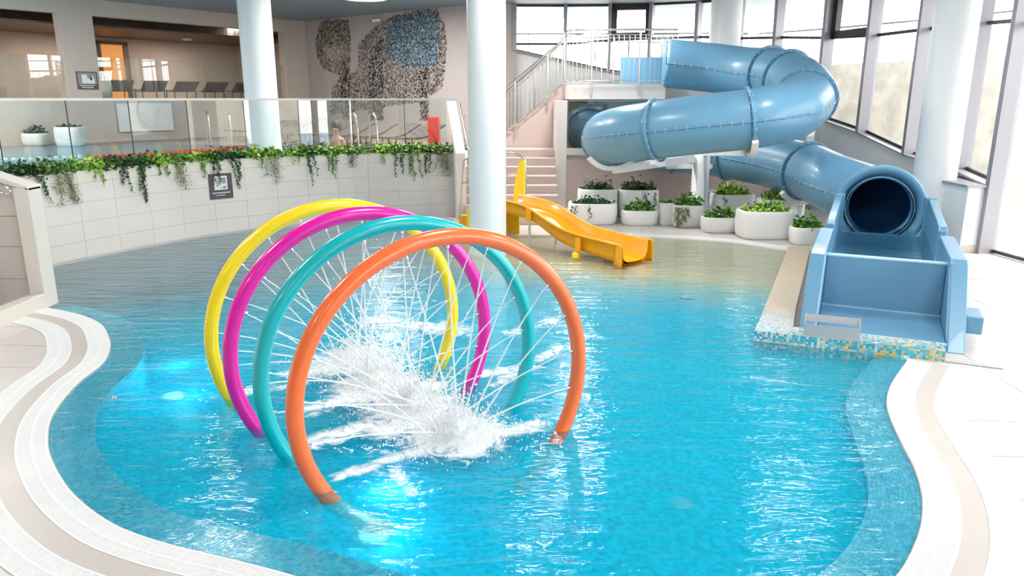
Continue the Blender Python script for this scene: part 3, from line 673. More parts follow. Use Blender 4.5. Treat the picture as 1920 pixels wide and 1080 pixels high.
# platform
PZ = 2.70
pf = root('slide_platform', (2.6,18,PZ), 'beige slide start platform with curved edge', 'platform')
ppoly = [(1.2,18.7),(1.2,17.2)]+[(1.2+.5-.5*math.cos(a), 17.0-.5*math.sin(a)) for a in [0,.4,.8,1.2,1.57]]+[(3.3,16.5),(3.4,17.35),(4.5,17.5),(4.5,20.5),(3.5,20.9),(1.2,20.9)]
MB().prism(ppoly, PZ-.30, PZ).build('slab', 'walltile', pf); MB().prism([(x,y) for x, y in ppoly], PZ, PZ+.02).build('paving', 'strip', pf)
b = MB(); b.lathe((4.2,17.9,PZ-.30), [(1.0,0),(.6,-.4),(.4,-2.4)], 32); b.build('soffit_cone', 'plaster_grey', pf)
MB().box((1.9,17.3,UD),(4.8,17.5,PZ-.3)).build('wall_platform', 'plaster_grey', None, kind='structure')
MB().box((1.25,17.6,UD),(1.75,17.7,PZ-.32)).build('wall_niche', 'brown', None, kind='structure')
# front wall of the raised deck right of the steps, with its glass
MB().box((1.19,16.98,-.05),(7.0,17.1,UD-.12)).build('wall_deck', 'pink', None, kind='structure')
MB().box((1.19,16.95,UD-.12),(7.0,17.14,UD+.03)).build('trim_1', 'walltile', None, kind='structure')
g2 = root('glass_balustrade', (3,16.7,UD), 'glass balustrade of the deck below the slide platform', 'balustrade')
for i in range(5): MB().box((1.2+i*1.15,17.04,UD+.03),(2.33+i*1.15,17.05,2.36)).build('glass_pane', 'glass', g2)
b = MB(); b.box((1.2,17.03,2.36),(6.9,17.06,2.38)); b.build('top_rail', 'walltile', g2)
MB().box((1.5,17.25,UD),(2.15,17.29,2.3)).build('technical_door', 'framedark', None, 'dark door panel behind the glass below the platform', 'door')
sg = root('fire_sign', YP(1085,177,17.2), 'small red square safety sign under the platform', 'sign')
p = YP(1085,177,17.2); MB().box((p.x-.07,p.y-.01,p.z-.09),(p.x+.07,p.y,p.z+.09)).build('plate', 'red', sg)
b = MB(); b.box((p.x-.035,p.y-.014,p.z-.06),(p.x+.005,p.y-.01,p.z+.03)); b.box((p.x-.03,p.y-.014,p.z+.035),(p.x+.03,p.y-.01,p.z+.05)); b.box((p.x+.02,p.y-.014,p.z-.03),(p.x+.035,p.y-.01,p.z+.035)); b.build('pictogram', 'signw', sg)
# platform railing
def railing(path, h, label, step=.115, post_every=9, drop=.0, top2=True):
    path = [Vector(p) for p in path]; r = root('steel_railing', path[0], label, 'railing'); up_ = Vector((0,0,1))
    MB().tube([p+up_*h for p in path], .022, 8).build('handrail', 'steel', r)
    MB().tube([p+up_*.08 for p in path], .014, 6).build('bottom_rail', 'steel', r)
    MB().tube([p+up_*(h-.10) for p in path], .012, 6).build('upper_rail', 'steel', r)
    pts = resample(path, step)
    for i, p in enumerate(pts):
        if i % post_every == 0: MB().tube([p-up_*.22, p+up_*(h-.02)], .021, 8).build('post', 'steel', r)
        else: MB().tube([p+up_*.08, p+up_*(h-.10)], .008, 6).build('baluster', 'steel', r)
    return r
fp = [(1.15,17.15,PZ)]+[(1.2+.5-.55*math.cos(a), 17.0-.55*math.sin(a), PZ) for a in [0,.4,.8,1.2,1.57]]+[(3.5,16.45,PZ)]
railing(cat_rom(fp, 3), 1.12, 'front steel railing of the slide platform with thin balusters')
railing([(1.25,18.6,PZ),(2.2,18.5,PZ),(3.9,18.7,PZ)], 1.12, 'rear steel railing across the slide platform', step=.3, post_every=4)
railing([(-.75,17.42,1.42),(-.35,17.42,1.42),(1.12,17.42,2.62)], 1.05, 'near steel banister of the upper flight of steps', step=.105)
railing([(-.5,18.6,1.42),(-.25,18.6,1.42),(1.2,18.6,2.66)], 1.05, 'far steel banister of the upper flight of steps', step=.14)
# ------------------------------------------------------------------ blue tube slide
SLR = .50
SP = [((1250,119),16.6),((1330,127),16.4),((1400,136),15.9),((1452,140),15.2),((1494,156),14.45),((1512,180),13.75),((1490,205),13.1),((1440,217),12.85),((1405,224),12.85),((1320,233),13.0),((1230,244),13.3),((1170,252),13.8),((1141,259),14.6),((1165,268),15.6),((1230,276),16.3),((1300,282),16.3),((1370,290),15.8),((1440,302),14.9),((1512,320),13.9),((1568,346),12.9)]
slide = root('water_slide', YP(1320,233,13.0), 'blue tubular water slide with bolted flanges winding down to a splash trough', 'water slide')
ctrl = [YP(u, v, y) for (u, v), y in SP]
MOUTH = YP(1648,391,11.62); AX = Vector((.43,.903,0)).normalized(); BX = Vector((AX.y,-AX.x,0)); ctrl.append(MOUTH+AX*.55-BX*.04+Vector((0,0,.07))); ctrl.append(MOUTH)
PATH = cat_rom(ctrl, 10)
def at(i): return int(round(i*10))
marks = [0, 2.75, 3.5, 5.15, 8.05, 10, 12.2, 14.5, 16, 18, 21]     # flange positions in control index
def frame(i):
    t = (PATH[min(i+1,len(PATH)-1)]-PATH[max(i-1,0)]).normalized(); s = t.cross(Vector((0,0,1))).normalized(); u = s.cross(t); return t, s, u
def ringpts(i, r, n=40):
    t, s, u = frame(i); return [PATH[i]+(u*math.cos(2*PI*k/n)+s*math.sin(2*PI*k/n))*r for k in range(n)]
for mi, (m0, m1) in enumerate(zip(marks, marks[1:])):
    a, b_ = at(m0), min(at(m1), len(PATH)-1); b = MB(); n = 40; vs = []
    for i in range(a, b_+1): vs += ringpts(i, SLR)
    for i in range(a, b_+1): vs += ringpts(i, SLR-.012)
    m_ = b_-a+1; fs = []
    for i in range(m_-1):
        for k in range(n):
            l = (k+1) % n; fs.append((i*n+k, (i+1)*n+k, (i+1)*n+l, i*n+l)); o_ = m_*n; fs.append((o_+i*n+l, o_+(i+1)*n+l, o_+(i+1)*n+k, o_+i*n+k))
    for k in range(n): l = (k+1) % n; fs.append((k, l, m_*n+l, m_*n+k)); e = (m_-1)*n; fs.append((e+l, e+k, m_*n+e+k, m_*n+e+l))
    b.add(vs, fs, None, True); sec = b.build('tube_section', 'slide', slide)
    # seams along both sides with bolts
    bl = MB()
    for sgn in (-1, 1):
        pp = []
        for i in range(a, b_+1):
            t, s, u = frame(i); pp.append(PATH[i]+s*sgn*(SLR+.004)+u*(-.02))
        MB().tube(pp, .012, 6).build('seam', 'slide', sec)
        for q in resample(pp, .17)[1:-1]:
            t, s, u = frame(min(range(a, b_+1), key=lambda i: (PATH[i]-q).length))
            for dz in (.022, -.022): bl.blob(q+u*dz+s*sgn*.006, .013)
    bl.build('bolt', 'bolt', sec, kind='stuff')
def flange(i, ro, th, nb, par):
    t, s, u = frame(i); b = MB(); n = 40; vs = []
    for (r, d) in ((SLR,-th/2),(ro-.006,-th/2),(ro,-th/2+.006),(ro,th/2-.006),(ro-.006,th/2),(SLR,th/2)):
        vs += [PATH[i]+t*d+(u*math.cos(2*PI*k/n)+s*math.sin(2*PI*k/n))*r for k in range(n)]
    b.add(vs, [(j*n+k, j*n+(k+1)%n, (j+1)*n+(k+1)%n, (j+1)*n+k) for j in range(5) for k in range(n)]); f = b.build('flange', 'slide', par)
    bb = MB()
    for k in range(nb):
        a = 2*PI*(k+.5)/nb
        for d in (-1, 1): bb.blob(PATH[i]+t*d*(th/2+.004)+(u*math.cos(a)+s*math.sin(a))*(ro-.028), .014)
    bb.build('bolt', 'bolt', f, kind='stuff')
for m_ in marks[1:-1]: flange(at(m_), SLR+.05, .05, 22, slide)
# mouth bell
t, s, u = frame(len(PATH)-1)
AX = Vector((.43,.903,0)).normalized(); BX = Vector((AX.y,-AX.x,0)); t = -AX; s = t.cross(Vector((0,0,1))).normalized(); u = s.cross(t)
b = MB(); n = 56; vs = []
prof = [(SLR+.01,-.5),(SLR+.01,-.25),(SLR+.05,-.2),(.66,-.12),(.675,-.05),(.675,.03),(.655,.055),(.60,.05),(.565,.01),(.53,-.06),(.50,-.13),(SLR-.05,-.17),(SLR-.05,-.35)]
for r, d in prof: vs += [MOUTH+t*d+(u*math.cos(2*PI*k/n)+s*math.sin(2*PI*k/n))*r for k in range(n)]
b.add(vs, [(j*n+k, j*n+(k+1)%n, (j+1)*n+(k+1)%n, (j+1)*n+k) for j in range(len(prof)-1) for k in range(n)], None, True); b.build('mouth_bell', 'slide', slide)
vs = []; rows = list(range(len(PATH)-3, len(PATH)-28, -2))
for i in rows: vs += ringpts(i, SLR-.03, n)
MB().add(vs, [(q*n+k,q*n+(k+1)%n,(q+1)*n+(k+1)%n,(q+1)*n+k) for q in range(len(rows)-1) for k in range(n)], None, True).build('tube_shade_sleeve', 'slideshade', slide)  # dark sleeve standing for the shade behind the mouth
# trough in local (s, lateral, z)
TO = Vector((3.70,7.12,0))
def T(s_, l, z): return TO+AX*s_+BX*l+Vector((0,0,z))
def side(l0, l1, prof, name, mt='slide', par=slide, bev=.015):
    n = len(prof); b = MB(); b.add([T(a,l0,z) for a, z in prof]+[T(a,l1,z) for a, z in prof], [tuple(range(n))[::1], tuple(range(n,2*n))[::-1]]+[(i, n+i, n+(i+1)%n, (i+1)%n) for i in range(n)])
    bm = bmesh.new(); me = D.meshes.new(name); me.from_pydata([tuple(v) for v in b.v], [], b.f); bm.from_mesh(me); bmesh.ops.recalc_face_normals(bm, faces=bm.faces); bm.to_mesh(me); bm.free()
    me.materials.append(M[mt]); o = D.objects.new(name, me); link(o, par)
    if bev: q = o.modifiers.new('bevel', 'BEVEL'); q.width = bev; q.segments = 3; q.limit_method = 'ANGLE'
    return o
tr_ = slide
for sg_ in (-1, 1):
    side(.60*sg_, .76*sg_, [(0,.0),(2.35,.0),(2.35,.78),(.82,.78),(.72,.74)], 'trough_side')
    side(.60*sg_, .70*sg_, [(1.0,.0),(4.95,.0),(4.95,.95),(4.7,.93),(2.62,.85),(2.56,.80),(2.56,.45),(2.2,.30),(1.0,.30)], 'inner_side')
    side(.595*sg_, .605*sg_, [(.12,.09),(.16,.09),(.76,.70),(.72,.70)], 'seam', 'seam', bev=0)
side(-.60, .60, [(1.0,.02),(1.12,.02),(1.16,.665),(1.06,.665)], 'bulkhead')
side(-.60, .60, [(1.055,.66),(1.165,.66),(1.165,.68),(1.055,.68)], 'bulkhead_rim', 'seam', bev=.004)
side(-.60, .60, [(.02,.0),(1.1,.0),(1.1,.10),(.02,.07)], 'trough_floor')
side(-.60, .60, [(.985,.098),(1.0,.098),(1.0,.115),(.985,.115)], 'seam', 'seam', bev=0)
side(-.58, .60, [(.03,.068),(.05,.068),(.05,.08),(.03,.08)], 'seam', 'seam', bev=0)
side(-.60, .60, [(1.1,.02),(4.95,.02),(4.95,.10),(1.1,.10)], 'trough_floor')
# end panel under the bell
side(-.60, .60, [(4.85,.0),(4.92,.0),(4.92,.35),(4.85,.35)], 'end_panel')
for sg_ in (-1, 1): side(.56*sg_, .72*sg_, [(4.8,.0),(4.95,.0),(4.95,.95),(4.8,.95)], 'corner_post')
b = MB(); b.add([T(1.12,-.6,.44),T(4.9,-.6,.44),T(4.9,.6,.44),T(1.12,.6,.44)], [(0,3,2,1)])
b.build('trough_water', 'water2', slide)
side(.76,.92, [(.35,.12),(.75,.12),(.75,.30),(.35,.30)], 'side_bracket')
# entry flume box at the platform
ep = YP(1165,140,17.6)
b = MB(); b.box((2.45,17.45,PZ+.03),(3.6,17.5,PZ+.62)); b.box((2.45,17.1,PZ+.02),(3.75,17.5,PZ+.07)); b.build('entry_panel', 'slide', slide)
b = MB(); e0 = PATH[0]; t0, s0, u0 = frame(0)
MB().obox((3.30,16.95),(3.34,16.75), .012, PZ-.05, PZ+.95).build('entry_lip', 'slide', slide)
# support column with beams
sc = root('slide_support', (3.80,15.05,0), 'white steel slide support column with slanting arms', 'support')
MB().lathe((3.80,15.05,0), [(.24,0),(.24,.03),(.17,.04),(.17,1.62),(.001,1.62)], 32).build('post', 'white', sc)
def beam(p, q, w, h, name, par):
    p = Vector(p); q = Vector(q); d = (q-p).normalized(); n = d.cross(Vector((0,0,1))).normalized()*w/2; u_ = n.cross(d).normalized()*h/2
    b = MB(); b.add([p-n-u_,p+n-u_,p+n+u_,p-n+u_,q-n-u_,q+n-u_,q+n+u_,q-n+u_], [(0,1,2,3),(7,6,5,4),(0,4,5,1),(1,5,6,2),(2,6,7,3),(3,7,4,0)]); return b.build(name, 'white', par, bevel=.006)
bA = YP(1150,318,14.3); beam(bA, YP(1300,297,15.0), .12, .15, 'arm', sc)
beam(YP(1335,312,15.3), YP(1250,312,16.0), .08, .10, 'arm', sc)
beam(YP(1320,285,15.0), YP(1402,285,13.0), .12, .14, 'arm', sc)
def cradle(i, par, a0=2.1, a1=4.1, r0=.56, r1=.64, wd=.05):
    t_, s_, u_ = frame(i); b = MB(); vs = []; m_ = 14
    for k in range(m_+1):
        a = a0+(a1-a0)*k/m_
        for r_, d_ in ((r0,-wd),(r0,wd),(r1,wd),(r1,-wd)): vs.append(PATH[i]+t_*d_+(u_*math.cos(a)+s_*math.sin(a))*r_)
    b.add(vs, [(k*4+j, (k+1)*4+j, (k+1)*4+(j+1)%4, k*4+(j+1)%4) for k in range(m_) for j in range(4)]+[(0,1,2,3),(m_*4+3,m_*4+2,m_*4+1,m_*4)]); b.build('cradle', 'white', par)
cradle(at(8.05), sc); cradle(at(11.6), sc, 1.8, 4.0); cradle(at(10), sc, 2.6, 3.6)
b = MB()
for z in (.28, .62): b.tube([(3.97,15.0,z),(4.12,14.96,z)], .04, 12)
b.build('bolt_boss', 'white', sc)
sl = YP(1505,330,13.95); s2 = root('slide_support', (sl.x, sl.y, 0), 'short white slide support post behind the right planters', 'support')
MB().lathe((sl.x,sl.y,0), [(.12,0),(.07,.02),(.07,.45)], 16).build('post', 'white', s2)
cradle(at(18), s2, 2.3, 4.0)
# ------------------------------------------------------------------ coping and mosaic wall between beach and slide
cpA, cpB = G(1478,470,.10), G(1505,471,.10)
c0 = V2(G(1478,472,.0)); 
cw = root('pool_dividing_wall', (3.2,9,0), 'low dividing wall with sand coloured top and blue mosaic foot beside the slide', 'wall')
q0 = Vector((2.50,7.27,0)); dW = (c0-q0).normalized(); nW = Vector((dW.y,-dW.x,0))
wid = .33
MB().prism([tuple((q0+dW*.9).xy), tuple((q0+dW*.9+nW*wid).xy), tuple((c0+nW*wid).xy), tuple(c0.xy)], -.3, .10).build('coping', 'coptile' if False else mat('sand_coping', (.62,.49,.35), .5, var=.03), cw, bevel=.006)
MB().prism([tuple((q0+dW*.3+nW*(wid+.0)).xy), tuple((q0+dW*.3+nW*(wid+.30)).xy), tuple((c0+nW*(wid+.28)).xy), tuple((c0+nW*wid).xy)], -.05, .012).build('gutter_floor', mat('mauve_channel', (.40,.34,.34), .5), cw)
MB().obox(q0+dW*.35+nW*(wid+.34), q0+dW*2.0+nW*(wid+.30), .05, .0, .06).build('edge_beam', 'white', cw)
MB().lathe(tuple((q0+dW*.42+nW*(wid+.34)).xy)+(.06,), [(.03,0),(.03,.012),(.001,.02)], 12).build('anchor_bolt', 'steel', cw)
f0 = Vector((2.49,7.26,0)); f1 = Vector((4.08,6.60,0)); dF = (f1-f0).normalized(); nF = Vector((-dF.y,dF.x,0))
MB().prism([tuple((f0).xy), tuple((f1).xy), tuple((f1+nF*.30).xy), tuple((f0+nF*.30+dW*0).xy)], -.7, .098).build('wall_core', 'grout', cw)
MB().prism([tuple(q0.xy), tuple((q0+nF*.2+dW*0).xy), tuple((q0+dW*.92+nW*wid).xy), tuple((q0+dW*.92).xy)][0:1]+[tuple((q0+Vector((.33,-.13,0))).xy), tuple((q0+dW*.92+nW*wid).xy), tuple((q0+dW*.92).xy)], -.3, .097).build('wall_core', 'grout', cw)
def mos():
    b = MB(); rnd = random.Random(9); T_ = .026; L_ = (f1-f0).length; nx = int(L_/T_)
    def col(x):
        r = rnd.random()
        if x > .45 and r < .05+.22*max(0, (x-.5))*1.6: return (.85,.50,.08)
        if r < .22: return (.75,.76,.72)
        if r < .34: return (.62,.55,.42)
        if r < .62: return (.02,.40,.56)
        if r < .85: return (.08,.52,.62)
        return (.30,.62,.62)
    for i in range(nx):
        for j in range(15):   # face towards the pool
            p = f0+dF*(i*T_)-nF*.002; z = .098-T_*(j+1)
            b.add([(*p.xy,z+.002),(*(p+dF*(T_-.003)).xy,z+.002),(*(p+dF*(T_-.003)).xy,z+T_-.001),(*p.xy,z+T_-.001)], [(0,1,2,3)], col(i/nx))
        for j in range(11):
            p = f0+dF*(i*T_)+nF*(j*T_); e = dF*(T_-.003); h = nF*(T_-.003)
            c = col(i/nx)
            if rnd.random() < j/16: c = (.70,.70,.66)
            b.add([(*p.xy,.1),(*(p+e).xy,.1),(*(p+e+h).xy,.1),(*(p+h).xy,.1)], [(0,1,2,3)], c)
    ny = int(.95/T_)
    for i in range(ny):
        for j in range(int(wid/T_)+1):
            p = q0+dW*(i*T_)+nW*(j*T_); e = dW*(T_-.003); h = nW*(T_-.003); t_ = i/ny
            if (p-f0).dot(nF) < .01: continue
            r = rnd.random()
            c = (.62,.50,.37) if r < t_*.9 else ((.68,.69,.66) if r < .55+.4*t_ else (.30,.58,.64))
            b.add([(*p.xy,.1012),(*(p+h).xy,.1012),(*(p+e+h).xy,.1012),(*(p+e).xy,.1012)], [(0,1,2,3)], c)
        for j in range(14):
            p = q0+dW*(i*T_)-nW*.002; z = .098-T_*(j+1); t_ = i/ny; r = rnd.random()
            c = (.62,.50,.37) if r < t_ else ((.7,.71,.68) if r < .5+.5*t_ else (.05,.48,.60))
            b.add([(*p.xy,z+.002),(*p.xy,z+T_-.001),(*(p+dW*(T_-.003)).xy,z+T_-.001),(*(p+dW*(T_-.003)).xy,z+.002)], [(0,1,2,3)], c)
    b.build('mosaic_tile', 'tess', cw, kind='stuff')
mos()
# steel skimmer box on the wall
sk = root('steel_skimmer', G(1570,620,.1), 'brushed steel skimmer box at the foot of the slide trough', 'skimmer')
s0_, s1_ = f0+dF*.47+nF*.01, f0+dF*.97+nF*.01
b = MB(); 
def sheet(b, P, th=.006):
    P = [Vector(p) for p in P]; nn_ = (P[1]-P[0]).cross(P[3]-P[0]).normalized()*th
    b.add(P+[p+nn_ for p in P], [(0,3,2,1),(4,5,6,7),(0,1,5,4),(1,2,6,5),(2,3,7,6),(3,0,4,7)])
zA, zB = .0, .24
bF = lambda p, z, d=0: (*(p+nF*d).xy, z)
b = MB(); sheet(b, [bF(s0_,zA),bF(s1_,zA),bF(s1_,zB-.02,.03),bF(s0_,zB-.02,.03)]); b.build('front_plate', 'steelmatt', sk)
b = MB(); sheet(b, [bF(s0_,zB-.02,.15),bF(s1_,zB-.02,.15),bF(s1_,zB+.05,.17),bF(s0_,zB+.05,.17)]); b.build('back_plate', 'steelmatt', sk)
b = MB(); sheet(b, [bF(s0_,zA),bF(s0_,zB-.02,.03),bF(s0_,zB+.05,.17),bF(s0_,zA,.15)]); sheet(b, [bF(s1_,zA),bF(s1_,zA,.15),bF(s1_,zB+.05,.17),bF(s1_,zB-.02,.03)]); b.build('side_plate', 'steelmatt', sk)
# ------------------------------------------------------------------ children slide
ys = root('children_slide', (.8,11.9,0), 'orange yellow wavy children slide ending in the shallow water', 'slide')
YE = Vector((1.63,10.78,0)); YD = Vector((-.66,.75,0)).normalized(); YW = Vector((.75,.66,0)).normalized()
# height of the bed along s (from the outlet to the top)
bed = [(0,.03),(.35,.05),(.75,.09),(1.1,.13),(1.4,.20),(1.7,.32),(1.95,.42),(2.2,.47),(2.6,.49),(3.0,.50)]
rim = [(0,.31),(.35,.33),(.75,.35),(1.1,.38),(1.4,.44),(1.7,.54),(1.95,.63),(2.2,.69),(2.6,.72),(3.0,.73)]
def ip(tab, s_):
    for (a, x), (b2, y) in zip(tab, tab[1:]):
        if s_ <= b2: f_ = (s_-a)/(b2-a); f_ = f_; return x+(y-x)*f_
    return tab[-1][1]
bs = cat_rom([Vector((a, z, 0)) for a, z in bed], 5); rs = cat_rom([Vector((a, z, 0)) for a, z in rim], 5)
def section(k, grow=0.0):
    s_ = bs[k].x; z0 = bs[k].y; z1 = rs[k].y; base = YE+YD*s_; w = .62; out = []
    pts = [(-.035,z1-.03),(-.03,z1),(.0,z1+.004),(.012,z1-.02),(.03,z0+.09),(.07,z0+.03),(.14,z0),(w/2,z0-.008),(w-.14,z0),(w-.07,z0+.03),(w-.03,z0+.09),(w-.012,z1-.02),(w,z1+.004),(w+.03,z1),(w+.035,z1-.03),(w+.005,z1-.03),(w-.005,z0+.07),(w-.05,z0-.015),(w-.13,z0-.045),(.13,z0-.045),(.05,z0-.015),(.005,z0+.07),(-.005,z1-.03)]
    return [base+YW*x+Vector((0,0,z)) for x, z in pts]
b = MB(); vs = []; n_ = 23
for k in range(len(bs)): vs += section(k)
b.add(vs, [(k*n_+j, (k+1)*n_+j, (k+1)*n_+(j+1)%n_, k*n_+(j+1)%n_) for k in range(len(bs)-1) for j in range(n_)], None, True)
for e in (0, len(bs)-1):   # end caps: rim thickness
    o_ = e*n_; f_ = [(o_+j, o_+j+1, o_+(22-j)-0, o_+(22-j+1) if j else o_+22) for j in range(0)]
m_ = b.build('chute', 'yslide', ys)
b = MB(); b.add(section(0), [tuple(range(23))]); b.add(section(len(bs)-1), [tuple(range(23))[::-1]]); 
# flared outlet wings (near and far) as rounded panels
for off_, sg_ in ((0,-1),(.62,1)):
    base = YE+YW*off_
    P = [base+YD*.10, base-YD*.03+YW*sg_*.07]
    bb = MB(); vs = []
    for kx, x_ in enumerate([.16,.10,.04,0,-.025,-.035]):
        c_ = base+YD*x_+YW*sg_*(.0+.055*(1-max(0,x_)/.16)); 
        for z_ in (-.03,.05,.2,.30,.325): vs.append(c_+Vector((0,0,z_-(.02 if kx > 3 and z_ > .25 else 0))))
    bb.add(vs, [(k*5+j,(k+1)*5+j,(k+1)*5+j+1,k*5+j+1) for k in range(5) for j in range(4)], None, True); o = bb.build('outlet_wing', 'yslide', ys)
    q = o.modifiers.new('solid', 'SOLIDIFY'); q.thickness = .02
# supports
for s_, z_ in ((2.0,.40),(.85,.07)):
    p = YE+YD*s_-YW*.02; bb = MB(); bb.tube([(*p.xy,-.1),(*p.xy,z_+.1)], .022, 10); bb.build('support_post', 'steel' if s_ > 1 else 'yslide', ys)
    bb = MB(); bb.obox(p-YD*.05-YW*.03, p+YD*.05-YW*.03, .015, z_+.02, z_+.24); bb.build('support_bracket', 'yslide', ys)
    p2 = YE+YD*s_+YW*.6; MB().tube([(*p2.xy,-.1),(*p2.xy,z_)], .022, 10).build('support_post', 'steel', ys)
p = YE+YD*.9-YW*.04; MB().lathe((*p.xy,-.02), [(.06,0),(.06,.08),(.03,.1),(.001,.1)], 14).build('foot', 'ypanel', ys)
# top platform, ladder and side panels
pt = YE+YD*3.0; 
MB().prism([tuple(pt.xy), tuple((pt+YW*.62).xy), tuple((pt+YD*.7+YW*.62).xy), tuple((pt+YD*.7).xy)], .44, .48).build('platform', 'yslide', ys)
for l_, lab in ((.64,'near'),(-.02,'far')):
    base = pt+YW*l_-YD*.02; bb = MB(); prof = [(-.02,.42),(.26,.42),(.26,.75),(.20,1.05),(.10,1.32),(-.0,1.36),(-.02,1.30)]
    d_ = -YD
    vs = [base+YD*(a-.1)+Vector((0,0,z))-YW*.012 for a, z in prof]+[base+YD*(a-.1)+Vector((0,0,z))+YW*.012 for a, z in prof]; n_2 = len(prof)
    bb.add(vs, [tuple(range(n_2)), tuple(range(n_2,2*n_2))[::-1]]+[(i,n_2+i,n_2+(i+1)%n_2,(i+1)%n_2) for i in range(n_2)]); bb.build('side_panel', 'ypanel', ys)
    hp = pt+YW*(l_+(.03 if l_ > 0 else -.03)); pts = [hp-YD*.14+Vector((0,0,.5)), hp-YD*.14+Vector((0,0,1.3)), hp-YD*.08+Vector((0,0,1.38)), hp+YD*.25+Vector((0,0,1.46)), hp+YD*.65+Vector((0,0,1.36)), hp+YD*.75+Vector((0,0,1.2)), hp+YD*.9+Vector((0,0,.0))]
    MB().tube(cat_rom(pts, 5), .016, 8).build('handrail', 'steel', ys)
    MB().tube(cat_rom([hp-YD*.14+Vector((0,0,1.1)), hp+YD*.3+Vector((0,0,1.06)), hp+YD*.8+Vector((0,0,.9))], 5), .012, 8).build('handrail', 'steel', ys)
    MB().prism([tuple((pt+YW*l_).xy), tuple((pt+YW*(l_+.02)).xy), tuple((pt+YD*.7+YW*(l_+.02)).xy), tuple((pt+YD*.7+YW*l_).xy)], .0, .44).build('side_skirt', 'ypanel', ys)
for i in range(2): MB().prism([tuple((pt+YD*(.7+.22*(1-i))).xy), tuple((pt+YD*(.7+.22*(1-i))+YW*.6).xy), tuple((pt+YD*(.95+.22*(1-i))+YW*.6).xy), tuple((pt+YD*(.95+.22*(1-i))).xy)], .0, .16+.15*i).build('step', 'yslide', ys)
# ------------------------------------------------------------------ plants
GREENS = {'dark': [(.02,.075,.02),(.03,.10,.025),(.05,.14,.03),(.015,.05,.015)], 'mid': [(.07,.22,.02),(.13,.32,.03),(.22,.44,.05),(.03,.12,.02)],
          'bright': [(.20,.44,.03),(.32,.56,.05),(.44,.62,.10),(.10,.28,.02)], 'wisp': [(.16,.22,.07),(.22,.28,.11),(.10,.16,.05),(.26,.30,.16)]}
def leaf(b, p, size, rnd, pal, out=None):
    a = rnd.uniform(0, 2*PI); el = rnd.uniform(-.6,.9); d = Vector((math.cos(a)*math.cos(el), math.sin(a)*math.cos(el), math.sin(el)))
    if out is not None: d = (d*.6+out).normalized()
    w = d.cross(Vector((rnd.uniform(-1,1), rnd.uniform(-1,1), rnd.uniform(.2,1)))).normalized()*size*.42; c = rnd.choice(pal)
    b.add([p-d*size*.1, p+d*size*.35+w, p+d*size, p+d*size*.35-w], [(0,1,2),(0,2,3)], c)
def bush(p, rx, ry, h, n, rnd, kind, parent, ang=0, trail=None):
    b = MB(); pal = GREENS[kind]; st_ = MB()
    for _ in range(n):
        a = rnd.uniform(0, 2*PI); r = math.sqrt(rnd.random()); z = abs(rnd.gauss(0,.5))*h*(1.15-r*.7)
        x, y = rx*r*math.cos(a), ry*r*math.sin(a); q = Vector((p[0]+x*math.cos(ang)-y*math.sin(ang), p[1]+x*math.sin(ang)+y*math.cos(ang), p[2]+z))
        leaf(b, q, rnd.uniform(.05,.095), rnd, pal)
    for _ in range(14):
        a = rnd.uniform(0, 2*PI); q = Vector((p[0]+rx*.5*math.cos(a), p[1]+ry*.5*math.sin(a), p[2])); st_.tube([q-Vector((0,0,.06)), q+Vector((rnd.uniform(-.05,.05),rnd.uniform(-.05,.05),h*.7))], .004, 4)
    for (dx, dy, ln, k2) in (trail or []):
        pl = GREENS[k2]; q = Vector((p[0]+dx, p[1]+dy, p[2]+.02)); m_ = int(ln/.028); pts = [q]
        for i in range(m_):
            q = q+Vector((rnd.uniform(-.012,.012), -.002 if i else -.0, -.028)); pts.append(q)
            for _ in range(2 if k2 != 'wisp' else 5): leaf(b, q+Vector((rnd.uniform(-.03,.03),-.015,rnd.uniform(-.01,.01))), rnd.uniform(.03,.05) if k2 != 'wisp' else .03, rnd, pl, Vector((0,-.2,-.6)))
        st_.tube(pts, .003, 4)
    b.build('foliage', 'leaf', parent, kind='stuff'); st_.build('stem', 'leaf', parent, kind='stuff') if False else st_.build('stem', mat_stem, parent, kind='stuff')
mat_stem = mat('stem', (.08,.12,.03), .6)
def planter(u0, u1, vt, vb, Yp, label, plabel, kind='mid', trail=None, hb=.22, back=False, n=260, seed=0, squat=.75, mt='pot', ang=0):
    c = YP((u0+u1)/2, vb, Yp); z0 = 0 if not back else 0
    if back is False: c = G((u0+u1)/2, vb, 0)
    Yc = c.y; sc_ = Yc*CC+EYE*SS; w = (u1-u0)/FPX*sc_*1.0/2; top = YP((u0+u1)/2, vt, Yc).z; dpt = w*squat; cx, cy = c.x, c.y+dpt
    r = root('planter', (cx, cy, 0), label, 'planter', 'white planters along the beach edge'); h = top
    pr = [(.001,.0),(.86,.0),(.93,.02),(.97,.08),(1.0,.25*h/.45),(1.0,.6*h),(.985,h-.04),(.95,h-.008),(.92,h),(.86,h-.006),(.84,h-.03),(.84,h-.06)]
    MB().lathe((cx,cy,0), [(a*w, z) for a, z in pr], 48, sq=3.4, ay=squat, rot=ang).build('pot', mt, r)
    MB().lathe((cx,cy,0), [(.84*w, h-.055),(.001,h-.05)], 48, sq=3.4, ay=squat, rot=ang).build('soil', 'soil', r)
    rnd = random.Random(seed+int(u0)); pr_ = root('potted_plant', (cx,cy,h), plabel, 'plant', 'plants in the white planters')
    bush((cx,cy,h-.03), w*.82, w*.8*squat, hb, n, rnd, kind, pr_, ang, [(dx*w, -w*squat*.97, ln, k2) for dx, ln, k2 in (trail or [])])
planter(1085,1160,356,400,15.2,'tall white planter at the back left of the row beside the stair post','dark ivy with a grassy tuft in the back left planter','dark',back=True,n=240)
planter(1161,1238,357,402,15.2,'tall white planter at the back, second from the left','dark ivy spilling over the second back planter','dark',[(.3,.25,'dark'),(.7,.3,'dark'),(.1,.15,'dark')],back=True,n=300)
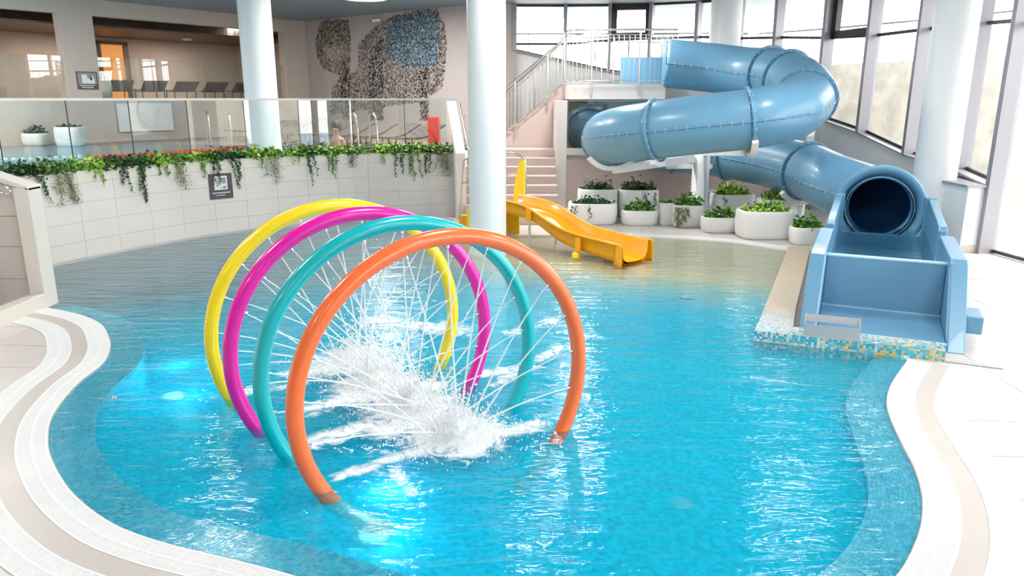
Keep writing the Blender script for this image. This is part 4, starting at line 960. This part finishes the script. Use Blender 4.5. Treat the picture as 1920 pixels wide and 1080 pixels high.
planter(1339,1420,366,405,14.9,'tall white planter at the back, right of the support column','bright bushy plant in the back planter right of the support column','bright',[(-.6,.2,'mid')],back=True,n=340,hb=.27)
planter(1429,1514,376,415,14.2,'tall white planter at the back, nearest the blue slide tube','bright bushy plant in the back planter nearest the slide tube','bright',[(-.2,.28,'wisp')],back=True,n=380,hb=.27)
planter(1067,1160,383,423,0,'wide low white planter at the left end of the front row','sparse dark ivy hanging from the leftmost front planter','dark',[(-.75,.22,'dark'),(-.2,.3,'dark'),(-.9,.15,'dark')],n=150,hb=.15)
planter(1167,1237,396,424,0,'small low white planter second in the front row','leafy green plant in the second front planter','mid',n=300,hb=.22)
planter(1237,1270,381,423,0,'narrow white planter squeezed behind the trailing grey-green plant','small green shoots in the narrow planter','mid',n=60,hb=.08)
planter(1262,1324,386,427,0,'white planter in front of the white support column','grey-green plant trailing down the planter at the support column','mid',[(-.85,.38,'wisp'),(-.7,.42,'wisp'),(-.55,.36,'wisp'),(-.35,.3,'wisp'),(-.95,.3,'wisp'),(-.15,.2,'wisp')],n=240,hb=.27)
planter(1320,1389,409,438,0,'small low white planter right of the support column','fresh green plant in the small planter right of the column','mid',n=320,hb=.22)
planter(1391,1496,398,451,0,'widest white planter in the front row','flat bright green plant in the widest planter','bright',n=320,hb=.18)
planter(1488,1548,428,461,0,'white planter tucked against the blue slide trough','green plant beside the slide trough','mid',n=260,hb=.22)
# ivy along the trough of the wall
def wallpt(u):      # point on the wall crest seen at image column u
    best = min(Wc, key=lambda p: abs((960+FPX*p.x/((p.y)*CC+(EYE-1.33)*SS))-u)); return best
IV = [(12,.25,'dark',5,'dark leafy ivy at the far left end of the planter trough'),(85,.42,'dark',3,'long dark ivy trails beside the left parapet'),(122,.50,'wisp',7,'soft grey-green hanging plant left, first wispy one'),
 (185,.26,'bright',3,'yellow-green ivy near the left wispy plant'),(228,.42,'dark',3,'dark ivy strand left of the longest trail'),(262,.62,'dark',4,'longest dark ivy trail on the left half of the wall'),(305,.22,'mid',3,'short mid-green ivy right of the longest trail'),
 (335,.50,'wisp',4,'thin wispy hanging plant left of the wall sign'),(385,.30,'bright',3,'yellow-green ivy touching the left edge of the wall sign'),(414,.42,'dark',3,'dark ivy hanging over the wall sign'),(445,.56,'dark',4,'dark ivy trail just right of the wall sign'),
 (478,.22,'bright',2,'small light ivy shoot right of the wall sign'),(512,.52,'wisp',4,'wispy hanging plant below the left white column'),(548,.15,'bright',2,'short bright ivy right of the left white column'),(588,.62,'dark',3,'long thin dark ivy trail in the middle of the wall'),
 (628,.48,'mid',4,'pair of green ivy trails right of the middle'),(668,.28,'wisp',3,'short wispy plant right of the middle of the wall'),(718,.22,'bright',2,'light ivy shoots left of the last dark cluster'),(752,.50,'dark',3,'dark ivy trail of the right cluster, left strand'),
 (774,.58,'mid',4,'green ivy trail of the right cluster, longest strand'),(806,.42,'dark',3,'thin dark ivy strand slanting at the right cluster'),(834,.48,'wisp',6,'dense dull green plant at the right end of the wall')]
for i, (u, ln, k_, ns, lab) in enumerate(IV):
    rnd = random.Random(100+i); p = wallpt(u); j_ = min(range(len(Wc)), key=lambda q: (Wc[q]-p).length); tdir = (Wc[min(j_+1,len(Wc)-1)]-Wc[max(j_-1,0)]).normalized(); nd = Vector((-tdir.y, tdir.x, 0))
    r = root('trailing_ivy', (p.x, p.y, 1.3), lab, 'ivy', 'ivy along the planter trough'); b = MB(); st_ = MB(); pal = GREENS[k_]
    pal2 = pal if k_ == 'dark' else GREENS['bright' if k_ != 'wisp' else 'mid']
    for _ in range(430):
        q = p+tdir*rnd.gauss(0,.21)+nd*rnd.uniform(-.03,.3)+Vector((0,0,1.31+abs(rnd.gauss(0,.075)))); leaf(b, q, rnd.uniform(.05,.09), rnd, pal2 if rnd.random() < .7 else pal)
    for s_ in range(ns):
        q = p+tdir*rnd.uniform(-.09,.09)*(1.2 if k_ == 'wisp' else 1)-nd*.03+Vector((0,0,1.34)); L_ = ln*rnd.uniform(.6,1.0) if s_ else ln; pts = [q+nd*.08-Vector((0,0,.02)), q]
        m_ = int(L_/.03); drift = rnd.uniform(-.004,.006)
        for q_i in range(m_):
            q = q+tdir*(drift+rnd.uniform(-.008,.008))-nd*rnd.uniform(-.001,.0015)-Vector((0,0,.03)); pts.append(q)
            taper = 1-.6*q_i/m_
            if k_ == 'wisp':
                for _ in range(9): leaf(b, q+tdir*rnd.gauss(0,.05)-nd*rnd.uniform(0,.03)+Vector((0,0,rnd.uniform(-.02,.02))), rnd.uniform(.012,.024), rnd, pal, Vector((0,0,-.8)))
            else:
                for _ in range(2): leaf(b, q+tdir*rnd.uniform(-.03,.03)*taper-nd*rnd.uniform(0.005,.03), rnd.uniform(.035,.06)*(.5+.5*taper), rnd, pal, Vector((0,-.2,-.5)))
        st_.tube(pts, .003, 4)
    b.build('foliage', 'leaf', r, kind='stuff'); st_.build('stem', mat_stem, r, kind='stuff')
# ------------------------------------------------------------------ hoops with water jets
HN = math.radians(29.5)
HE = Vector((math.cos(HN), math.sin(HN), 0)); HV = Vector((-HE.y, HE.x, 0))
hoops = [('yellow', 'hy', (-1.50,6.24), .455, 1.075, 0, 'yellow'), ('magenta', 'hm', (-1.155,5.66), .50, 1.05, 0, 'magenta'), ('turquoise', 'ht', (-.78,5.20), .50, 1.05, 0, 'turquoise'), ('orange', 'ho', (-.415,4.70), .50, 1.045, 0, 'orange')]
HL = {'yellow': 'yellow water hoop, the farthest of the four in the pool', 'magenta': 'magenta water hoop, second from the back', 'turquoise': 'turquoise water hoop, second from the front', 'orange': 'orange water hoop, nearest to the viewer'}
targets = []
for hi, (nm, mt, (hx, hy), hz, hr_, _, _2) in enumerate(hoops):
    r = root('water_hoop', (hx, hy, 0), HL[nm], 'water hoop'); C0 = Vector((hx,hy,hz)); rnd = random.Random(50+hi)
    a0 = -math.asin(min(1, (hz+.52)/hr_)) if hz+.52 < hr_ else -PI/2
    a0 = -math.asin(min(.99, (hz+.42)/hr_)); pts = [C0+HE*math.cos(a)*hr_+Vector((0,0,1))*math.sin(a)*hr_ for a in [a0+(PI-2*a0)*k/96 for k in range(97)]]
    pass
    MB().tube(pts, .055, 20).build('hoop_tube', mt, r)
    tg = C0+HV*.30+HE*.16; tg.z = .03; targets.append(tg)
    nj = 13; jm = MB()
    for k in range(nj):
        a = PI*(-.06+1.12*k/(nj-1)); d = HE*math.cos(a)+Vector((0,0,1))*math.sin(a)
        p = C0+d*(hr_-.055); MB().tube([p+d*.01, p-d*.018], .012, 8).build('nozzle', 'steel', r)
        e = tg+HE*rnd.gauss(0,.11)+HV*rnd.gauss(0,.09); e.z = -.01
        mid = p.lerp(e, .5)+Vector((0,0,.10+.05*math.sin(a)))+HV*.03
        q = []
        for t_ in [i/14 for i in range(15)]: q.append(p*(1-t_)**2+mid*2*t_*(1-t_)+e*t_*t_)
        MB().tube(q, [.004+.004*i/14 for i in range(15)], 6).build('water_jet', 'jet', r)
# splashes and foam
for hi, tg in enumerate(targets):
    rnd = random.Random(70+hi); nm = ['yellow','magenta','turquoise','orange'][hi]
    r = root('water_splash', (tg.x,tg.y,0), 'white splash of spray where the %s hoop jets meet' % nm, 'splash', None, 'stuff'); b = MB()
    for _ in range(2600 if hi < 3 else 3600):
        a = rnd.uniform(0,2*PI); rr = abs(rnd.gauss(0,.20)); z = rnd.expovariate(1/.11)*max(.12,1-rr*2.2)
        q = Vector((tg.x+rr*math.cos(a)*1.25, tg.y+rr*math.sin(a), z)); s_ = rnd.uniform(.002,.0075)
        b.blob(q, s_, None, (1,1,rnd.uniform(1,2.2)))
    for _ in range(60):
        a = rnd.uniform(0,2*PI); rr = rnd.uniform(0,.16); L_ = rnd.uniform(.05,.22); q = Vector((tg.x+rr*math.cos(a), tg.y+rr*math.sin(a), .0)); o_ = Vector((math.cos(a)*.5,math.sin(a)*.5,1)).normalized()
        b.tube([q, q+o_*L_*.6, q+o_*L_+Vector((0,0,-.01))], [.006,.004,.001], 4, cap=False)
    b.build('spray', 'drop', r, kind='stuff')
def foam():
    x0, x1, y0, y1, st_ = -3.2, 1.2, 3.7, 8.2, .04; nx = int((x1-x0)/st_); ny = int((y1-y0)/st_); vs = []; cs = []
    rnd = random.Random(4); strands = [(tuple(G(*a_).xy), tuple(G(*b2_).xy), w_*1.4, k_+.09) for a_, b2_, w_, k_ in [((638,892),(728,862),.07,.56),((735,858),(860,832),.10,.52),((742,880),(768,925),.06,.46),((870,835),(1010,795),.10,.52),((590,765),(760,705),.16,.46),((590,830),(700,792),.12,.48),((930,720),(1050,650),.10,.40),((560,700),(700,655),.18,.46),((660,745),(800,725),.2,.55),((720,805),(850,785),.16,.56),((960,625),(1040,600),.12,.42),((430,740),(560,720),.12,.40),((700,600),(860,620),.25,.42),((900,700),(1000,690),.14,.44)]]
    def seg(p, a, b_):
        a = Vector(a); b_ = Vector(b_); t_ = max(0, min(1, (p-a).dot(b_-a)/(b_-a).length_squared)); return (p-a.lerp(b_, t_)).length
    for j in range(ny+1):
        for i in range(nx+1):
            p = Vector((x0+i*st_, y0+j*st_)); d = 0; h = 0
            for tg in targets:
                q = (p-tg.xy).length; d = max(d, .85*math.exp(-(q/.46)**2)); h += .15*math.exp(-(q/.11)**2)
            for a, b_, w, k in strands: d = max(d, k*math.exp(-(seg(p, a, b_)/w)**2))
            vs.append((p.x, p.y, .001+h)); cs.append(d)
    fs = [(j*(nx+1)+i, j*(nx+1)+i+1, (j+1)*(nx+1)+i+1, (j+1)*(nx+1)+i) for j in range(ny) for i in range(nx)]
    fs = [f for f in fs if max(cs[k] for k in f) > .12]; b = MB(); b.add(vs, fs, None, True)
    o = b.build('water_foam', 'foam', None, 'white foam drifting on the water under the hoops', 'foam', kind='stuff')
    at_ = o.data.color_attributes.new('Col', 'FLOAT_COLOR', 'POINT')
    for k, c_ in enumerate(cs): at_.data[k].color = (c_, c_, c_, 1)
foam()
# ------------------------------------------------------------------ left parapet with steps
pr = root('stair_parapet', (-5.62,8.6,0), 'pale stone parapet framing the steps at the left edge', 'parapet')
MB().box((-5.72,8.5,-.02),(-5.54,8.74,1.42)).build('end_pier', 'coptile', pr, bevel=.01)
MB().box((-5.70,5.5,-.02),(-5.54,8.5,.17)).build('kerb', 'coptile', pr, bevel=.01)
for i in range(4):
    z0, z1 = [(0,.33),(.335,.72),(.725,1.08),(1.085,1.38)][i]; MB().box((-9.5,8.56,z0),(-5.72,8.68,z1)).build('panel', 'strip', pr)
MB().obox((-5.54,8.63),(-6.6,8.63), .13, 1.38, 1.43, 1.72, 1.80).build('cap', 'coptile', pr, bevel=.01)
profwall((-5.7,8.62),(-6.6,8.62), .12, [(0,1.38),(.9,1.38),(.9,1.75),(0,1.42)], 'panel', 'strip', parent=pr)
MB().box((-9.5,8.68,-.02),(-5.75,8.74,1.38)).build('panel_back', 'grout', pr)
ls = root('left_steps', (-7,7.8,0), 'pale stone steps behind the low kerb at the left edge', 'steps')
for i in range(4): MB().box((-6.35-.3*(i+1)-1.2 if i == 3 else -6.35-.3*(i+1),6.0,0),(-6.20-.3*i,8.45,.17*(i+1))).build('step', 'coptile', ls, bevel=.008)
MB().box((-7.0,7.9,.0),(-6.12,8.2,.35)).build('step_block', 'coptile', ls, bevel=.01)
hr = root('wall_handrail', (-6.0,8.45,1.2), 'short curved steel handrail on the left parapet', 'handrail')
MB().tube(cat_rom([YP(-40,330,8.42),YP(0,345,8.42),YP(18,357,8.42),YP(21,362,8.46),YP(10,362,8.5)], 5), .014, 8).build('rail', 'steel', hr)
MB().tube(cat_rom([YP(-40,352,8.42),YP(5,362,8.5)], 5), .012, 8).build('bracket', 'steel', hr)
# ------------------------------------------------------------------ signs
def sign(p, right, nrm, w, h, label, kind):
    r = root('wall_sign', p, label, 'sign'); up_ = Vector((0,0,1)); right = right.normalized(); nrm = nrm.normalized()
    def rect(x0, x1, z0, z1, d, name, m, th=.004, par=r):
        b = MB(); P = [p+right*x+up_*z+nrm*d for x, z in ((x0,z0),(x1,z0),(x1,z1),(x0,z1))]; Q = [q+nrm*th for q in P]
        b.add(P+Q, [(0,3,2,1),(4,5,6,7),(0,1,5,4),(1,2,6,5),(2,3,7,6),(3,0,4,7)]); return b
    rect(-w/2,w/2,-h/2,h/2,0,'plate','sign',.012).build('plate', 'sign', r)
    d = .0125
    if kind == 1:
        rect(-w*.28,w*.28,-h*.14,h*.40,d,'','').build('picture', 'signw', r)
        b = MB(); 
        for x0,x1,z0,z1 in ((-.17,.02,.06,.24),(.06,.22,.10,.34),(.08,.22,-.10,-.0),(-.2,-.1,.0,.06),(-.02,.03,-.08,-.03),(-.12,-.02,.26,.33)):
            q = rect(w*x0,w*x1,h*z0,h*z1,d+.004,'','',.001); b.add(q.v, q.f)
        b.build('pictogram', 'signg', r)
        b = MB(); rnd = random.Random(2)
        for zz, xa, xb, th in ((-.26,-.38,.36,.05),(-.35,-.25,.12,.03)):
            x = xa
            while x < xb: q = rect(w*x,w*(x+.05),h*zz-h*th/2*rnd.uniform(.6,1),h*zz+h*th/2,d,'','',.001); b.add(q.v, q.f); x += .07
        b.build('lettering', 'signw', r)
    else:
        rect(-w*.44,w*.44,-h*.22,h*.44,d,'','').build('picture', 'signg', r)
        b = MB()
        for x0,x1,z0,z1 in ((-.26,.0,-.16,.32),(.0,.34,-.16,.12),(.14,.30,.12,.26)):
            q = rect(w*x0,w*x1,h*z0,h*z1,d+.004,'','',.001); b.add(q.v, q.f)
        b.build('pictogram', 'signw', r)
        b = MB(); q = rect(w*.12,w*.24,h*.02,h*.2,d+.006,'','',.001); b.add(q.v,q.f); q = rect(w*.15,w*.21,h*.21,h*.3,d+.006,'','',.001); b.add(q.v,q.f); b.build('figure', 'sign', r)
        b = MB(); 
        for zz, xa, xb in ((-.29,-.4,.3),(-.4,-.3,.25)):
            q = rect(w*xa,w*xb,h*(zz-.02),h*(zz+.02),d,'','',.001); b.add(q.v, q.f)
        b.build('lettering', 'signw', r)
pS = min(Wc, key=lambda p: abs((960+FPX*p.x/((p.y)*CC+(EYE-.9)*SS))-415)); j_ = [i for i, p in enumerate(Wc) if p is pS][0]; td = (Wc[j_+1]-Wc[j_-1]).normalized(); nd = Vector((td.y,-td.x,0))
zs = YP(415,349,pS.y).z; sign(Vector((*pS.xy, zs))+nd*.006, td, nd, .44, .46, 'charcoal wall sign with white picture panel hanging below the ivy', 1)
kk = kof(168); ps = lp(kk, .01); zs = YP(168,151,ps.y).z; sign(Vector((*ps.xy, zs)), -LD, LN, .52, .44, 'dark framed picture sign on the beige pillar at upper left', 2)
# ------------------------------------------------------------------ things on the upper deck
def lounger(x, y, a, label):
    r = root('sun_lounger', (x,y,UD), label, 'sun lounger', 'loungers on the upper deck'); R_ = Matrix.Rotation(a, 3, 'Z')
    prof = [(-.95,.30),(-.5,.27),(0,.25),(.3,.28),(.55,.36),(.8,.47),(.95,.52)]
    pr2 = cat_rom([Vector((a_,z_,0)) for a_, z_ in prof], 4); b = MB(); vs = []
    for q in pr2:
        for yy, dz in ((-.32,0),(.32,0),(.32,-.035),(-.32,-.035)): v = R_ @ Vector((q.x,yy,q.y+dz)); vs.append((x+v.x,y+v.y,UD+v.z))
    m_ = len(pr2); b.add(vs, [(k*4+j,k*4+(j+1)%4,(k+1)*4+(j+1)%4,(k+1)*4+j) for k in range(m_-1) for j in range(4)]+[(0,3,2,1),(m_*4-4,m_*4-3,m_*4-2,m_*4-1)]); b.build('bed', 'lounger', r)
    for xx in (-.7,.45):
        for yy in (-.3,.3):
            v0 = R_ @ Vector((xx,yy,0)); v1 = R_ @ Vector((xx*.9,yy,.31)); MB().tube([(x+v0.x,y+v0.y,UD),(x+v1.x,y+v1.y,UD+v1.z)], .018, 6).build('leg', 'lounger', r)
for i, (x, y, a) in enumerate([(-6.9+4.5*q/7, 20.9-3.5*q/7, .91) for q in range(8)]):
    lounger(x, y, a, ['brown lounger partly behind the left white column','brown lounger just right of the left white column','brown lounger behind the bather','brown lounger right of the bather','brown lounger left of the pool grab rails','brown lounger behind the pool grab rails','brown lounger left of the red box','brown lounger closest to the red box'][i])
for i, k in enumerate((1.6,2.6,3.6,4.6,5.6)):
    p = lp(k,-1.8); lounger(p.x, p.y, 2.2+PI, 'x')
gl_ = [o for o in D.objects if o.get('label') == 'x']
for i, o in enumerate(sorted(gl_, key=lambda o: o.name)):
    o.location.z += 1.1; o['group'] = 'loungers in the gallery'; o['label'] = 'dark lounger in the gallery, %s from the left white column' % ['nearest','second','third','fourth','farthest'][i]
def grab(p, a, label):
    r = root('pool_grab_rail', p, label, 'handrail', 'pool ladder rails'); R_ = Matrix.Rotation(a, 3, 'Z')
    pts = [Vector((0,-.45,-.0)),Vector((0,-.42,.55)),Vector((0,-.3,.78)),Vector((0,-.05,.8)),Vector((0,.05,.7)),Vector((0,.08,0))]
    MB().tube(cat_rom([Vector(p)+R_ @ q for q in pts], 5), .02, 8).build('rail', 'steel', r)
q = G(648,290,UD); grab((q.x,q.y+.7,UD), .5, 'left steel pool grab rail near the red box'); q = G(685,290,UD); grab((q.x,q.y+.7,UD), .5, 'right steel pool grab rail near the red box')
q = (-7.6,18.9); grab((q[0],q[1],UD), .5, 'left steel pool ladder rail at the far side of the upper pool'); grab((q[0]+.5,q[1]+.05,UD), .5, 'right steel pool ladder rail at the far side of the upper pool')
MB().box((-1.86,16.7,UD),(-1.62,17.1,UD+.72)).build('equipment_box', 'red', None, 'red box standing at the right end of the glass balustrade', 'box', bevel=.015)
# floating lane lines
def lane(pts, m, label, st_=.11):
    P = resample(cat_rom(pts, 6), st_); r = root('lane_line', P[0], label, 'lane line'); MB().tube(P, .006, 5).build('rope', 'white', r)
    me = None
    for a_, b_ in zip(P, P[1:]):
        c_ = (a_+b_)/2; d = b_-a_
        if me is None:
            o = MB().tube([(-.045,0,0),(-.03,0,0),(.03,0,0),(.045,0,0)], [.03,.055,.055,.03], 10).build('float', m, None); me = o.data; 
        else: o = D.objects.new('float', me); COL.objects.link(o)
        o.parent = r; o.matrix_parent_inverse = Matrix.Translation(-Vector(P[0])); o.location = c_; o.rotation_euler = (0,0,math.atan2(d.y,d.x))
lane([G(162,296,UD+.04), G(300,289,UD+.04), G(455,277,UD+.04)], 'lred', 'red floating lane line across the upper pool')
lane([G(-30,303,UD+.04), G(70,300,UD+.04), G(158,296,UD+.04)], 'lblue', 'pale blue floating lane line at the left of the upper pool', .13)
def bgpot(c, w, h, label, plabel, mt='pot', seed=1, hb=.2):
    r = root('planter', c, label, 'planter'); pr_ = [(.001,0),(.85,0),(.93,.03),(1,.3*h),(1,.8*h),(.95,h),(.88,h),(.86,h-.04),(.001,h-.04)]
    MB().lathe(c, [(a*w,z) for a, z in pr_], 32, sq=3.2).build('pot', mt, r); r2 = root('potted_plant', (c[0],c[1],c[2]+h), plabel, 'plant')
    bush((c[0],c[1],c[2]+h-.03), w*.85, w*.85, hb, 200, random.Random(seed), 'dark', r2)
c = G(60,274,UD); bgpot((c.x,c.y+.2,UD), .27, .30, 'small white planter by the far edge of the upper pool', 'dark shrub in the small far planter')
c = G(92,270,UD); bgpot((c.x-.05,c.y+.8,UD), .42, .62, 'large white planter behind the small one on the far deck', 'dark shrub in the large far planter', seed=2)
c = G(126,275,UD); bgpot((c.x,c.y+.2,UD), .30, .46, 'white planter with a sparse shoot near the beige pillar', 'small shoots in the planter near the beige pillar', seed=3, hb=.06)
p = lp(kof(213),-.75); bgpot((p.x,p.y,2.4), .30, .52, 'pale mint planter behind the gallery glass', 'dark shrub in the mint gallery planter', 'mint', 4, .16)
MB().obox(lp(kof(215),.0)+LN*.06, lp(kof(165)-2.2,.0)+LN*.06, .03, 1.55, 2.3).build('notice_board', 'white', None, 'blank white board on the lower gallery wall', 'board')
b = profwall(lp(14.5,1.1).xy, lp(10.6,1.1).xy, .15, [(0,UD),(3.9,UD),(3.9,UD+.25),(.0,UD+1.5),(-.2,UD+1.5),(-.2,UD)], 'ramp_parapet', 'plaster', label='sloping beige parapet at the far left of the upper deck', cat='parapet')
# bather in the upper pool
def bather():
    c = G(610,290,UD); c = Vector((c.x+.12, c.y+.55, UD+.20)); r = root('person', c, 'person with dark wet hair seen from the shoulders up in the upper pool', 'person')
    me = D.meshes.new('body'); V_ = [(0,0,-.35),(0,0,-.08),(0,0,.10),(0,0,.18),(-.14,0,.06),(.14,0,.06),(-.17,-.03,-.12),(.17,-.03,-.12),(0,-.01,.27),(0,-.015,.36)]
    E_ = [(0,1),(1,2),(2,3),(2,4),(2,5),(4,6),(5,7),(3,8),(8,9)]; me.from_pydata([tuple(c+Vector(v)) for v in V_], E_, []); o = D.objects.new('body', me); link(o, r)
    sk_ = o.modifiers.new('skin', 'SKIN'); rad = [(.13,.10),(.13,.10),(.09,.07),(.05,.05),(.06,.06),(.06,.06),(.05,.05),(.05,.05),(.085,.095),(.075,.085)]
    for i, rr in enumerate(rad): me.skin_vertices[0].data[i].radius = rr
    me.skin_vertices[0].data[0].use_root = True; s_ = o.modifiers.new('sub', 'SUBSURF'); s_.levels = 2; s_.render_levels = 2; me.materials.append(M['skin'])
    h = MB(); vs = []; n = 16
    for zz, rr in ((.23,.085),(.30,.108),(.36,.112),(.42,.09),(.46,.04),(.47,.001)):
        for k in range(n): a = 2*PI*k/n; vs.append(c+Vector((math.cos(a)*rr, .02+math.sin(a)*rr*1.08+(.02 if zz < .35 else 0), zz)))
    h.add(vs, [(i*n+k,i*n+(k+1)%n,(i+1)*n+(k+1)%n,(i+1)*n+k) for i in range(5) for k in range(n)], None, True); h.build('hair', 'hair', r)
    f = MB(); f.blob(c+Vector((0,-.115,.29)), .018, None, (1,1.2,1.4)); f.build('nose', 'skin', r)
    e = MB(); e.blob(c+Vector((-.035,-.098,.315)), .009); e.blob(c+Vector((.035,-.098,.315)), .009); e.build('eyes', 'framedark', r)
    mth = MB(); mth.blob(c+Vector((0,-.10,.245)), .012, None, (1.8,.6,.5)); mth.build('mouth', 'red', r)
bather()
